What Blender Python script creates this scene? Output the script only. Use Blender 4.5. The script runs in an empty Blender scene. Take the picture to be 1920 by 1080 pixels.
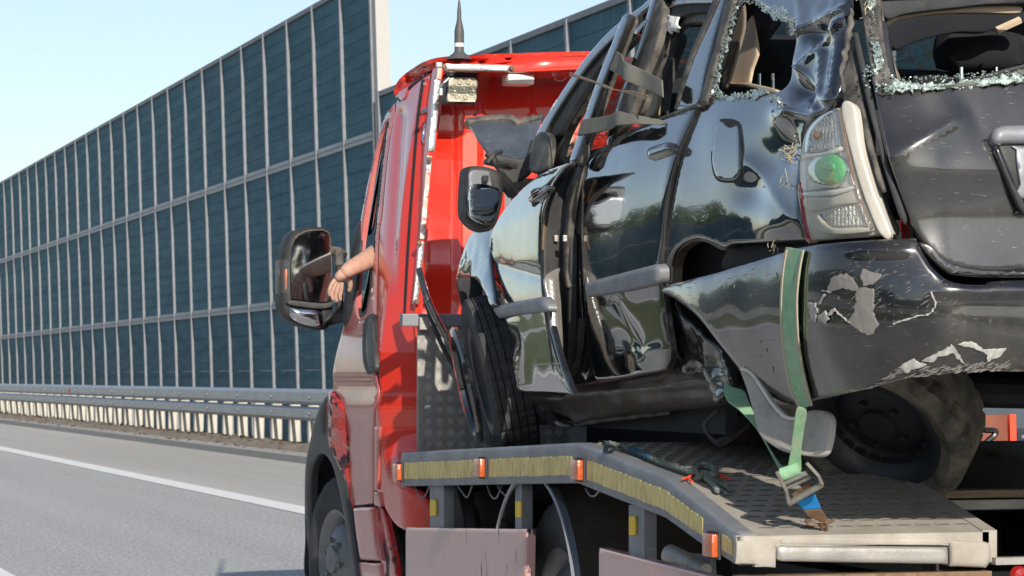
import bpy, bmesh, math, random
import numpy as np
from mathutils import Vector, Matrix, noise as mnoise
from mathutils.geometry import delaunay_2d_cdt
random.seed(7); rng = np.random.default_rng(7)
SC = bpy.context.scene
COL = SC.collection
R = math.radians
# ------------------------------------------------------------------ camera, sky, sun, exposure
FPX, CX, HZ, CAMZ = 5200.0, 960.0, 708.0, 1.2
TH = math.atan(1605/5200.0)
CO, SI = math.cos(TH), math.sin(TH)
cam_d = bpy.data.cameras.new("camera"); cam = bpy.data.objects.new("camera", cam_d); COL.objects.link(cam)
cam.location = (0, 0, CAMZ); cam.rotation_euler = (R(90), 0, -TH)
cam_d.sensor_width = 36; cam_d.lens = FPX*36/1920; cam_d.shift_y = (HZ-540)/1920
cam_d.clip_start = .1; cam_d.clip_end = 4000
cam_d.dof.use_dof = True; cam_d.dof.focus_distance = 8.6; cam_d.dof.aperture_fstop = 18.0
SC.camera = cam
SUN_EL, SUN_AZ = 25.5, 182.5          # azimuth from +Y (travel direction), clockwise
SV = Vector((math.sin(R(SUN_AZ))*math.cos(R(SUN_EL)), math.cos(R(SUN_AZ))*math.cos(R(SUN_EL)), math.sin(R(SUN_EL))))
W = bpy.data.worlds.new("World"); SC.world = W; W.use_nodes = True
nt = W.node_tree; sky = nt.nodes.new("ShaderNodeTexSky"); sky.sky_type = 'NISHITA'; sky.sun_disc = False
sky.sun_elevation = R(SUN_EL); sky.sun_rotation = R(SUN_AZ); sky.air_density = 1.0; sky.dust_density = .7; sky.ozone_density = 2.2
hs_ = nt.nodes.new("ShaderNodeHueSaturation"); hs_.inputs['Saturation'].default_value = .80; nt.links.new(sky.outputs[0], hs_.inputs['Color'])
nt.links.new(hs_.outputs[0], nt.nodes["Background"].inputs[0]); nt.nodes["Background"].inputs[1].default_value = 0.100
sd = bpy.data.lights.new("sun", 'SUN'); sd.energy = 3.6; sd.angle = R(.5); sd.color = (1, .93, .82)
sun = bpy.data.objects.new("sun", sd); COL.objects.link(sun); sun.rotation_euler = SV.to_track_quat('Z', 'Y').to_euler(); sun.location = (0, 0, 50)
SC.view_settings.view_transform = 'Standard'; SC.view_settings.look = 'None'; SC.view_settings.gamma = 1
SC.view_settings.exposure = 0.45; SC.view_settings.use_curve_mapping = False
SC.cycles.max_bounces = 8; SC.cycles.caustics_reflective = False; SC.cycles.caustics_refractive = False
SC.cycles.use_denoising = True

# ------------------------------------------------------------------ materials
def mat(name, col, rough=.5, metal=0., coat=0., coat_r=.04, var=0., vs=6., bump=0., bs=40., dirt=None, spec=.5,
        trans=0., ior=1.45, emit=None, scr=None, stretch=(1,1,1), aniso=None, dirt2=None, rnd=0., streak=0.):
    m = bpy.data.materials.new(name); m.use_nodes = True
    n = m.node_tree.nodes; l = m.node_tree.links; b = n["Principled BSDF"]
    b.inputs['Base Color'].default_value = (*col, 1); b.inputs['Roughness'].default_value = rough
    b.inputs['Metallic'].default_value = metal; b.inputs['Coat Weight'].default_value = coat; b.inputs['Coat Roughness'].default_value = coat_r; b.inputs['Coat IOR'].default_value = 1.65
    b.inputs['Specular IOR Level'].default_value = spec; b.inputs['Transmission Weight'].default_value = trans; b.inputs['IOR'].default_value = ior
    if emit: b.inputs['Emission Color'].default_value = (*emit[0], 1); b.inputs['Emission Strength'].default_value = emit[1]
    tc = n.new("ShaderNodeTexCoord"); mp = n.new("ShaderNodeMapping"); mp.inputs['Scale'].default_value = stretch
    l.new(tc.outputs['Object'], mp.inputs[0])
    def nz(scale, detail=4, rgh=.55):
        t = n.new("ShaderNodeTexNoise"); t.inputs['Scale'].default_value = scale; t.inputs['Detail'].default_value = detail
        t.inputs['Roughness'].default_value = rgh; l.new(mp.outputs[0], t.inputs['Vector']); return t.outputs['Fac']
    cur = None; rcur = None; ccur = None
    def mix(a, bcol, fac):
        x = n.new("ShaderNodeMix"); x.data_type = 'RGBA'
        if a is None: x.inputs['A'].default_value = (*col, 1)
        else: l.new(a, x.inputs['A'])
        x.inputs['B'].default_value = (*bcol, 1); l.new(fac, x.inputs['Factor']); return x.outputs['Result']
    def ramp(src, lo, hi, amt=1.):
        x = n.new("ShaderNodeMapRange"); x.inputs['From Min'].default_value = lo; x.inputs['From Max'].default_value = hi
        x.inputs['To Max'].default_value = amt; l.new(src, x.inputs['Value']); return x.outputs['Result']
    def fmix(a, d, to, fac):
        x = n.new("ShaderNodeMix"); x.data_type = 'FLOAT'
        if a is None: x.inputs['A'].default_value = d
        else: l.new(a, x.inputs['A'])
        x.inputs['B'].default_value = to; l.new(fac, x.inputs['Factor']); return x.outputs['Result']
    if var:
        f = ramp(nz(vs), .3, .7); cur = mix(cur, tuple(max(0, c*(1-var)) for c in col), f)
        rcur = fmix(rcur, rough, min(1, rough*(1+var*.6)), f)
    for d in (dirt, dirt2):
        if d:
            dc, amt, sc, lo, hi, dr = d
            f = ramp(nz(sc, 6, .65), lo, hi, amt); cur = mix(cur, dc, f); rcur = fmix(rcur, rough, dr, f)
            if coat: ccur = fmix(ccur, coat, 0., f)
    if streak:
        mps = n.new("ShaderNodeMapping"); mps.inputs['Scale'].default_value = (1, 5, .12); l.new(tc.outputs['Object'], mps.inputs[0])
        ts = n.new("ShaderNodeTexNoise"); ts.inputs['Scale'].default_value = 2.2; ts.inputs['Detail'].default_value = 5
        oi = n.new("ShaderNodeObjectInfo"); va_ = n.new("ShaderNodeVectorMath"); va_.operation = 'MULTIPLY_ADD'; va_.inputs[1].default_value = (40, 40, 40); l.new(oi.outputs['Random'], va_.inputs[0]); l.new(mps.outputs[0], va_.inputs[2]); l.new(va_.outputs[0], ts.inputs['Vector'])
        cur = mix(cur, tuple(min(1, c*1.9+.02) for c in col), ramp(ts.outputs['Fac'], .48, .75, streak))
    if rnd:
        oi = n.new("ShaderNodeObjectInfo"); cur = mix(cur, tuple(c*.55 for c in col), ramp(oi.outputs['Random'], .2, 1, rnd))
    if scr:   # bright thin scratches: stretched noise
        sc_, amt, lo, vec, scol = scr
        mp2 = n.new("ShaderNodeMapping"); mp2.inputs['Scale'].default_value = vec; mp2.inputs['Rotation'].default_value = (.5, .2, .4); l.new(tc.outputs['Object'], mp2.inputs[0])
        t = n.new("ShaderNodeTexNoise"); t.inputs['Scale'].default_value = sc_; t.inputs['Detail'].default_value = 3; l.new(mp2.outputs[0], t.inputs['Vector'])
        f = ramp(t.outputs['Fac'], lo, lo+.06, amt); cur = mix(cur, scol, f); rcur = fmix(rcur, rough, .5, f)
        if coat: ccur = fmix(ccur, coat, 0., f)
    if cur is not None: l.new(cur, b.inputs['Base Color'])
    if rcur is not None: l.new(rcur, b.inputs['Roughness'])
    if ccur is not None: l.new(ccur, b.inputs['Coat Weight'])
    if bump:
        bn = n.new("ShaderNodeBump"); bn.inputs['Strength'].default_value = 1; bn.inputs['Distance'].default_value = bump
        l.new(nz(bs, 3), bn.inputs['Height']); l.new(bn.outputs[0], b.inputs['Normal'])
        if coat: l.new(bn.outputs[0], b.inputs['Coat Normal'])
    return m

M = {}
M['black'] = mat('black_car_paint', (.006, .007, .009), .06, 0, 1, .015, spec=1.0, dirt=((.17, .165, .155), .20, 4, .35, .75, .5), dirt2=((.3, .27, .22), .14, 38, .62, .74, .7), scr=(3.0, .18, .70, (14, 2, 60), (.25, .24, .22)))
M['black_rear'] = mat('black_paint_dusty', (.014, .014, .016), .20, 0, .9, .08, spec=.7, dirt=((.22, .205, .18), .16, 3.5, .25, .7, .6), dirt2=((.2, .19, .16), .25, 34, .62, .74, .7), scr=(4.0, .30, .68, (6, 3, 50), (.4, .39, .36)))
M['bumper'] = mat('black_bumper_paint', (.007, .007, .009), .22, 0, 1, .06, spec=.6, dirt=((.14, .125, .09), .30, 4.5, .42, .72, .65), dirt2=((.2, .18, .13), .3, 45, .60, .72, .7), scr=(3.0, .3, .68, (9, 5, 60), (.35, .33, .3)))
M['mud_sill'] = mat('muddy_sill', (.035, .033, .03), .42, 0, .5, .2, dirt=((.12, .09, .055), .75, 6, .38, .62, .8), bump=.004, bs=18)
M['seal'] = mat('dusty_rubber_seal', (.045, .043, .04), .6, dirt=((.28, .25, .21), .55, 14, .4, .65, .8))
M['rubber'] = mat('black_rubber', (.05, .054, .058), .75, var=.3, vs=25, dirt=((.10, .09, .08), .5, 12, .45, .7, .9))
M['tyre_mud'] = mat('muddy_tyre', (.075, .07, .06), .85, dirt=((.36, .31, .24), .7, 9, .38, .65, .95), bump=.002, bs=60)
M['dark'] = mat('dark_void_plastic', (.022, .023, .026), .7)
M['plastic'] = mat('black_plastic', (.03, .03, .032), .5, var=.3, vs=15, dirt=((.13, .12, .1), .3, 9, .45, .7, .8))
M['cladding'] = mat('dark_grey_plastic_cladding', (.055, .058, .062), .42, var=.2, vs=12, bump=.0006, bs=300)
M['red'] = mat('red_truck_paint', (.72, .034, .014), .24, 0, .6, .04, var=.06, vs=3, dirt=((.35, .12, .09), .25, 3.5, .5, .75, .4))
M['red_worn_sheen'] = mat('scratched_sheen_red_paint', (.60, .34, .31), .36, 0, .8, .14, dirt2=((.02, .012, .02), .95, 9, .635, .66, .5), stretch=(1, 3.2, .55), dirt=((.66, .50, .47), .55, 2, .3, .7, .5))  # dark scratches are wear; pink base and pale layer paint a grazing reflection
M['red_side'] = mat('haze_sheen_red_paint', (.55, .035, .026), .2, 0, 1, .04, dirt=((.52, .33, .30), .72, 1.6, .2, .7, .4))  # pale pink layer is grazing sky and road reflection painted into the red
M['red_scraped'] = mat('scraped_red_paint', (.5, .03, .022), .25, 0, .7, .05, dirt=((.02, .018, .022), .97, 5.5, .54, .57, .6), dirt2=((.55, .48, .42), .9, 14, .62, .65, .5))
M['grey_steel'] = mat('grey_painted_steel', (.27, .285, .31), .45, .25, var=.25, vs=9, dirt=((.2, .17, .14), .35, 7, .5, .75, .8), scr=(3, .35, .66, (3, 3, 40), (.5, .5, .5)))
M['deck'] = mat('dusty_galvanised_deck', (.50, .46, .40), .62, .25, var=.3, vs=7, dirt=((.36, .31, .24), .6, 12, .42, .68, .8), dirt2=((.18, .155, .135), .35, 5, .55, .75, .8), bump=.001, bs=120)
M['alu'] = mat('worn_aluminium', (.48, .465, .43), .40, .5, var=.3, vs=10, dirt=((.35, .31, .25), .55, 16, .45, .65, .8), bump=.0008, bs=140)
M['tread'] = mat('dull_aluminium_tread_plate', (.46, .445, .41), .5, .15, var=.3, vs=10, dirt=((.26, .245, .22), .4, 8, .45, .7, .7))
M['chrome'] = mat('chrome', (.75, .75, .74), .12, 1.0, dirt=((.4, .36, .3), .5, 20, .55, .7, .6))
M['strip'] = mat('silver_reflective_strip', (.85, .84, .8), .22, .85, var=.2, vs=90, bump=.0008, bs=350, dirt=((.35, .25, .2), .5, 30, .6, .7, .6))
M['peel'] = mat('peeling_pale_edge_strip', (.72, .45, .36), .45, 0, .3, .2, dirt=((.75, .74, .68), .9, 25, .48, .54, .4), dirt2=((.5, .03, .02), .9, 18, .55, .6, .4))
M['yellow'] = mat('yellow_reflective_tape', (.74, .59, .21), .45, 0, var=.25, vs=18, dirt=((.55, .5, .36), .65, 60, .5, .62, .5), dirt2=((.40, .28, .10), .4, 9, .5, .7, .6))
M['yellow_bright'] = mat('yellow_marker', (.85, .55, .02), .4)
M['amber'] = mat('amber_lens', (.85, .16, .03), .18, 0, .8, .05, trans=.25, var=.3, vs=60, bump=.0015, bs=160)
M['redlens'] = mat('red_lens', (.35, .012, .012), .15, 0, .8, .04)
M['cream'] = mat('cream_reflector_plastic', (.70, .65, .56), .35, .1, var=.12, vs=14)
M['silverplastic'] = mat('silver_reflector', (.84, .81, .76), .25, .1, bump=.002, bs=70)
M['crystal'] = mat('crystal_reflector', (.86, .83, .77), .18, .15, bump=.012, bs=110)
M['green_lens'] = mat('green_lens', (.10, .56, .20), .10, .1, 1, .02, bump=.003, bs=160, dirt=((.75, .55, .02), .9, 45, .58, .62, .1))
M['glass_bits'] = mat('crushed_green_glass', (.36, .47, .43), .15, 0, .6, .05, spec=.8, var=.8, vs=110, dirt=((.55, .5, .38), .5, 40, .55, .7, .4))
M['beige'] = mat('beige_interior_trim', (.60, .47, .33), .6, var=.12, vs=12)
M['headliner'] = mat('dusty_taupe_trim', (.20, .165, .125), .7, var=.2, vs=8, dirt=((.38, .32, .26), .5, 10, .5, .7, .8))
M['fabric'] = mat('black_seat_fabric', (.012, .014, .019), .9, bump=.001, bs=300)
M['brownplastic'] = mat('dark_taupe_plastic', (.022, .02, .019), .7)
M['strap'] = mat('green_polyester_webbing', (.32, .56, .33), .75, var=.25, vs=40, dirt=((.55, .46, .34), .6, 11, .50, .70, .9), bump=.0006, bs=420)
M['strap_edge'] = mat('frayed_webbing_edge', (.5, .4, .3), .85)
M['greybelt'] = mat('grey_webbing', (.21, .20, .165), .8, var=.2, vs=20, dirt=((.13, .12, .1), .4, 12, .5, .7, .9), bump=.0006, bs=420)
M['bluetape'] = mat('blue_webbing', (.02, .30, .75), .7, var=.25, vs=30, bump=.0006, bs=380)
M['rust'] = mat('rusty_steel', (.30, .19, .12), .65, .4, var=.3, vs=20, dirt=((.16, .07, .03), .6, 30, .48, .66, .85))
M['bonnet'] = mat('dusty_sky_glare_bonnet', (.02, .026, .036), .25, 0, 1, .06, dirt=((.20, .22, .25), .45, 4, .3, .7, .5), dirt2=((.4, .36, .28), .5, 22, .6, .7, .7))  # dust, with blue sky glare painted into the base and film colours
M['zinc'] = mat('worn_zinc', (.46, .43, .38), .42, .7, var=.3, vs=30, dirt=((.25, .18, .1), .5, 25, .5, .68, .7))
M['rope'] = mat('grey_green_rope', (.22, .26, .215), .85, var=.3, vs=60)
M['ropeblue'] = mat('blue_rope', (.045, .12, .19), .85, var=.3, vs=60)
M['orange'] = mat('orange_twine', (.85, .09, .04), .6)
M['twine'] = mat('dry_straw_twine', (.33, .26, .18), .8)
M['straw'] = mat('dry_grass', (.50, .43, .27), .8, var=.3, vs=40)
M['skin'] = mat('skin', (.58, .36, .265), .55, var=.25, vs=55, dirt=((.52, .22, .16), .5, 22, .5, .7, .5), bump=.0006, bs=200)
M['shirt'] = mat('dark_shirt', (.03, .035, .05), .85)
M['mirror'] = mat('dirty_mirror_glass', (.60, .63, .65), .03, 1.0, dirt=((.30, .30, .28), .35, 26, .55, .75, .4), dirt2=((.30, .31, .32), .25, 4, .3, .8, .2))
M['darkglass'] = mat('dark_window_glass', (.006, .008, .01), .05, spec=.6)
M['floodglass'] = mat('dusty_lamp_glass', (.52, .47, .36), .28, .25, var=.12, vs=30)
M['floodlens'] = mat('lamp_cup', (.72, .66, .50), .12, .6)
M['rubberant'] = mat('antenna_rubber', (.09, .09, .09), .55)
M['white'] = mat('white_plastic', (.78, .77, .73), .35, dirt=((.5, .45, .38), .4, 14, .5, .7, .6))
M['wood'] = mat('weathered_timber', (.34, .25, .16), .8, var=.35, vs=20, stretch=(1, 8, 8), bump=.003, bs=40)
M['brownred'] = mat('brown_red_board', (.30, .10, .06), .7, var=.4, vs=9, stretch=(1, 1, .3))
M['steelwheel'] = mat('grey_steel_wheel', (.25, .26, .27), .45, .5, var=.2, vs=14, dirt=((.18, .13, .1), .5, 10, .5, .7, .8))
M['blackwheel'] = mat('black_steel_wheel', (.04, .047, .058), .35, .2, dirt=((.07, .06, .05), .6, 12, .45, .7, .8))
M['primer'] = mat('torn_pale_plastic', (.52, .505, .47), .4, .1, 0.3, .1, var=.5, vs=60)
M['grey_patch'] = mat('grey_primer_and_glare', (.21, .195, .18), .35, 0, .6, .1, var=.15, vs=25)
M['flap'] = mat('grey_mudflap', (.44, .41, .37), .6, var=.2, vs=12, dirt=((.50, .42, .3), .6, 10, .52, .68, .9), dirt2=((.12, .11, .1), .5, 7, .52, .7, .8))
# setting
M['post'] = mat('galvanised_post', (.26, .275, .30), .6, .1, var=.2, vs=4)
M['barrier_panel'] = mat('dark_teal_acoustic_panel', (.055, .160, .215), .6, 0, rnd=.30, streak=.35, var=.3, vs=1.2, spec=.2, stretch=(1, .35, 3), dirt=((.07, .19, .24), .4, 5, .45, .7, .6))
M['barrier_rail'] = mat('grey_barrier_rail', (.40, .41, .45), .5, .2, var=.1)
M['white_post'] = mat('white_end_column', (.47, .46, .435), .55, var=.05)
M['galv'] = mat('galvanised_rail', (.42, .44, .47), .42, .5, var=.15, vs=3)
M['conc'] = mat('pale_rail_post', (.60, .57, .50), .6, .1, var=.12, vs=5)
def asphalt(name, col, col2, speck):
    m = mat(name, col, .82); n = m.node_tree.nodes; l = m.node_tree.links; b = n["Principled BSDF"]
    tc = n.new("ShaderNodeTexCoord")
    def nz(sc, det, st=(1, 1, 1)):
        mp = n.new("ShaderNodeMapping"); mp.inputs['Scale'].default_value = st; l.new(tc.outputs['Object'], mp.inputs[0])
        t = n.new("ShaderNodeTexNoise"); t.inputs['Scale'].default_value = sc; t.inputs['Detail'].default_value = det; l.new(mp.outputs[0], t.inputs[0]); return t.outputs['Fac']
    def mr(s, a, b_):
        x = n.new("ShaderNodeMapRange"); x.inputs['From Min'].default_value = a; x.inputs['From Max'].default_value = b_; l.new(s, x.inputs[0]); return x.outputs[0]
    def mx(a, c, f):
        x = n.new("ShaderNodeMix"); x.data_type = 'RGBA'; l.new(f, x.inputs['Factor'])
        if isinstance(a, tuple): x.inputs['A'].default_value = (*a, 1)
        else: l.new(a, x.inputs['A'])
        x.inputs['B'].default_value = (*c, 1); return x.outputs['Result']
    a = mx(col, col2, mr(nz(1.3, 5, (1, .03, 1)), .35, .65))
    a = mx(a, speck, mr(nz(34, 4), .52, .64))
    a = mx(a, tuple(c*.5 for c in col), mr(nz(41, 3), .54, .66))
    l.new(a, b.inputs['Base Color'])
    bn = n.new("ShaderNodeBump"); bn.inputs['Distance'].default_value = .006; l.new(nz(60, 3), bn.inputs['Height']); l.new(bn.outputs[0], b.inputs['Normal'])
    return m
M['asphalt'] = asphalt('asphalt', (.46, .455, .445), (.37, .365, .355), (.68, .67, .65))
M['shoulder'] = asphalt('pale_shoulder_asphalt', (.52, .495, .455), (.43, .40, .36), (.64, .62, .58))
M['paint'] = mat('white_road_paint', (.90, .89, .86), .6, var=.06, vs=8, dirt=((.6, .59, .56), .6, 9, .56, .7, .8))
M['grass'] = mat('grass_ground', (.10, .14, .035), .9, var=.4, vs=.6, dirt=((.16, .15, .06), .6, .15, .45, .6, .9))
M['verge'] = mat('dry_gravel_verge', (.33, .275, .215), .9, var=.4, vs=6, dirt=((.14, .13, .07), .5, 3, .45, .6, .9))
M['kerb'] = mat('concrete_kerb', (.42, .40, .37), .8, var=.15, vs=5)
M['leaf'] = mat('leaf', (.045, .085, .022), .6, var=.5, vs=.7)
M['bark'] = mat('bark', (.09, .07, .05), .9)

# cracked laminated windscreen: see-through with pale crack lines
def crackglass():
    m = bpy.data.materials.new('cracked_windscreen'); m.use_nodes = True; n = m.node_tree.nodes; l = m.node_tree.links
    out = n["Material Output"]; b = n["Principled BSDF"]; b.inputs['Base Color'].default_value = (.75, .84, .86, 1); b.inputs['Roughness'].default_value = .25
    tr = n.new("ShaderNodeBsdfTransparent"); tr.inputs[0].default_value = (.62, .74, .76, 1); mx = n.new("ShaderNodeMixShader")
    tc = n.new("ShaderNodeTexCoord"); mp = n.new("ShaderNodeMapping"); mp.inputs['Scale'].default_value = (1, 1, 2.2); l.new(tc.outputs['Object'], mp.inputs[0])
    v = n.new("ShaderNodeTexVoronoi"); v.feature = 'DISTANCE_TO_EDGE'; v.inputs['Scale'].default_value = 17; nn = n.new('ShaderNodeTexNoise'); nn.inputs['Scale'].default_value = 9; l.new(tc.outputs['Object'], nn.inputs[0]); va = n.new('ShaderNodeVectorMath'); va.operation = 'MULTIPLY_ADD'; va.inputs[1].default_value = (.35, .1, .22); l.new(nn.outputs['Color'], va.inputs[0]); l.new(mp.outputs[0], va.inputs[2]); l.new(va.outputs[0], v.inputs[0])
    r = n.new("ShaderNodeMapRange"); r.inputs['From Min'].default_value = .02; r.inputs['From Max'].default_value = .14; r.inputs['To Min'].default_value = .95; r.inputs['To Max'].default_value = .30
    l.new(v.outputs[0], r.inputs[0]); l.new(r.outputs[0], mx.inputs[0]); l.new(tr.outputs[0], mx.inputs[1]); l.new(b.outputs[0], mx.inputs[2]); l.new(mx.outputs[0], out.inputs[0])
    return m
M['crackglass'] = crackglass()
def crazed():
    m = bpy.data.materials.new('crazed_tempered_glass'); m.use_nodes = True; n = m.node_tree.nodes; l = m.node_tree.links; b = n["Principled BSDF"]; b.inputs['Roughness'].default_value = .14; b.inputs['Coat Weight'].default_value = .5
    tc = n.new("ShaderNodeTexCoord"); v = n.new("ShaderNodeTexVoronoi"); v.feature = 'DISTANCE_TO_EDGE'; v.inputs['Scale'].default_value = 130; l.new(tc.outputs['Object'], v.inputs[0])
    c = n.new("ShaderNodeTexVoronoi"); c.inputs['Scale'].default_value = 130; l.new(tc.outputs['Object'], c.inputs[0]); sx = n.new("ShaderNodeSeparateColor"); l.new(c.outputs['Color'], sx.inputs[0])
    rp = n.new("ShaderNodeValToRGB"); e = rp.color_ramp.elements; e[0].color = (.03, .055, .05, 1); e[1].color = (.50, .60, .55, 1); e2 = rp.color_ramp.elements.new(.5); e2.color = (.16, .235, .21, 1); l.new(sx.outputs[0], rp.inputs[0])
    mr = n.new("ShaderNodeMapRange"); mr.inputs['From Min'].default_value = .03; mr.inputs['From Max'].default_value = .12; mr.inputs['To Min'].default_value = .8; mr.inputs['To Max'].default_value = 0; l.new(v.outputs[0], mr.inputs[0])
    mx = n.new("ShaderNodeMix"); mx.data_type = 'RGBA'; mx.inputs['B'].default_value = (.52, .58, .54, 1); l.new(mr.outputs[0], mx.inputs['Factor']); l.new(rp.outputs[0], mx.inputs['A']); l.new(mx.outputs['Result'], b.inputs['Base Color'])
    bn = n.new("ShaderNodeBump"); bn.inputs['Distance'].default_value = .004; l.new(sx.outputs[1], bn.inputs['Height']); l.new(bn.outputs[0], b.inputs['Normal']); return m
M['crazed'] = crazed()
def clear(name, col, fac):
    m = bpy.data.materials.new(name); m.use_nodes = True; n = m.node_tree.nodes; l = m.node_tree.links
    b = n["Principled BSDF"]; b.inputs['Base Color'].default_value = (*col, 1); b.inputs['Roughness'].default_value = .06
    tr = n.new("ShaderNodeBsdfTransparent"); tr.inputs[0].default_value = (.93, .93, .92, 1); mx = n.new("ShaderNodeMixShader"); mx.inputs[0].default_value = fac
    l.new(tr.outputs[0], mx.inputs[1]); l.new(b.outputs[0], mx.inputs[2]); l.new(mx.outputs[0], n["Material Output"].inputs[0]); return m
M['clear'] = clear('clear_lens', (.9, .9, .88), .05)

# ------------------------------------------------------------------ helpers
def ray(px, py):
    t = (np.asarray(px, float)-CX)/FPX; s = -(np.asarray(py, float)-HZ)/FPX
    return np.stack([t*CO+SI, CO-t*SI, s], -1)
O = np.array([0, 0, CAMZ])
def PX(px, py, X): d = ray(px, py); return O + d*(np.asarray(X)/d[..., 0])[..., None]
def PY(px, py, Y): d = ray(px, py); return O + d*(np.asarray(Y)/d[..., 1])[..., None]
def PZ(px, py, Z): d = ray(px, py); return O + d*((np.asarray(Z)-CAMZ)/d[..., 2])[..., None]
def PD(px, py, D): d = ray(px, py); return O + d*np.asarray(D, float)[..., None]
def V(p): return Vector((float(p[0]), float(p[1]), float(p[2])))
def surf_x(X):
    def f(px, py): p = PX(px, py, np.full(np.shape(px), X)); return p, np.broadcast_to(np.array([-1., 0, 0]), p.shape)
    return f
def surf_y(Y):
    def f(px, py): p = PY(px, py, np.full(np.shape(px), Y)); return p, np.broadcast_to(np.array([0., -1, 0]), p.shape)
    return f
def surf_pl(p0, p1, p2):
    p0, p1, p2 = [np.array(q, float) for q in (p0, p1, p2)]; n = np.cross(p1-p0, p2-p0); n /= np.linalg.norm(n)
    if np.dot(n, O-p0) < 0: n = -n
    def f(px, py):
        d = ray(px, py); k = np.dot(p0-O, n)/(d@n); p = O+d*k[..., None]; return p, np.broadcast_to(n, p.shape)
    return f
def surf_sdf(F, d0, d1):
    def f(px, py):
        d = ray(px, py); t = np.full(d.shape[:-1], d0); best = np.full(t.shape, 1e9); bt = t.copy()
        for i in range(140):
            v = F(O+d*t[..., None]); up = v < best; best = np.where(up, v, best); bt = np.where(up, t, bt)
            t = np.where(v > 1e-4, np.minimum(t+np.clip(v, .0008, .4)*.8, d1), t)
        hit = best < 2e-3
        t = np.where(hit, t, bt); p = O+d*t[..., None]; e = 2e-3
        g = np.stack([F(p+np.eye(3)[k]*e)-F(p-np.eye(3)[k]*e) for k in range(3)], -1)
        g /= np.linalg.norm(g, axis=-1, keepdims=True)+1e-9
        return p, g
    return f
def spline(pts, step, closed=True):
    out = []; n = len(pts)
    for i in range(n if closed else n-1):
        p1, p2 = pts[i], pts[(i+1) % n]; p0, p3 = pts[(i-1) % n], pts[(i+2) % n]
        if not closed:
            if i == 0: p0 = p1
            if i == n-2: p3 = p2
        if len(p1) > 2: p0 = p1
        if len(p2) > 2: p3 = p2
        a, b, c, d = [np.array(q[:2], float) for q in (p0, p1, p2, p3)]
        m = max(1, int(round(np.linalg.norm(c-b)/step)))
        for k in range(m):
            t = k/m; out.append(.5*((2*b)+(-a+c)*t+(2*a-5*b+4*c-d)*t*t+(-a+3*b-3*c+d)*t**3))
    if not closed: out.append(np.array(pts[-1][:2], float))
    return np.array(out)
def poly(pts, step):
    out = []
    for i in range(len(pts)):
        b, c = np.array(pts[i][:2], float), np.array(pts[(i+1) % len(pts)][:2], float); m = max(1, int(round(np.linalg.norm(c-b)/step)))
        out += [b+(c-b)*k/m for k in range(m)]
    return np.array(out)
def inside(P, loop):
    x, y = P[:, 0], P[:, 1]; r = np.zeros(len(P), bool)
    a = loop; b = np.roll(loop, -1, 0)
    for (x1, y1), (x2, y2) in zip(a, b):
        c = (y1 > y) != (y2 > y)
        r ^= c & (x < (x2-x1)*(y-y1)/((y2-y1) if y2 != y1 else 1e-12)+x1)
    return r
def dist(P, loops):
    best = np.full(len(P), 1e9)
    for lo in loops:
        a = lo; b = np.roll(lo, -1, 0); ab = b-a; L = (ab**2).sum(1)+1e-12
        for s in range(0, len(P), 4000):
            q = P[s:s+4000, None, :]; t = np.clip(((q-a)*ab).sum(-1)/L, 0, 1); dd = np.sqrt(((q-a-ab*t[..., None])**2).sum(-1)).min(1)
            best[s:s+4000] = np.minimum(best[s:s+4000], dd)
    return best
def link(name, me, mt, parent=None, smooth=True):
    o = bpy.data.objects.new(name, me); COL.objects.link(o)
    if mt: me.materials.clear(); me.materials.append(M[mt] if isinstance(mt, str) else mt)
    if smooth: me.polygons.foreach_set('use_smooth', [True]*len(me.polygons))
    if parent is not None:
        o.parent = parent
        L = Vector((0, 0, 0)); q = parent
        while q is not None: L += q.location; q = q.parent
        o.location = -L
    return o
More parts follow.
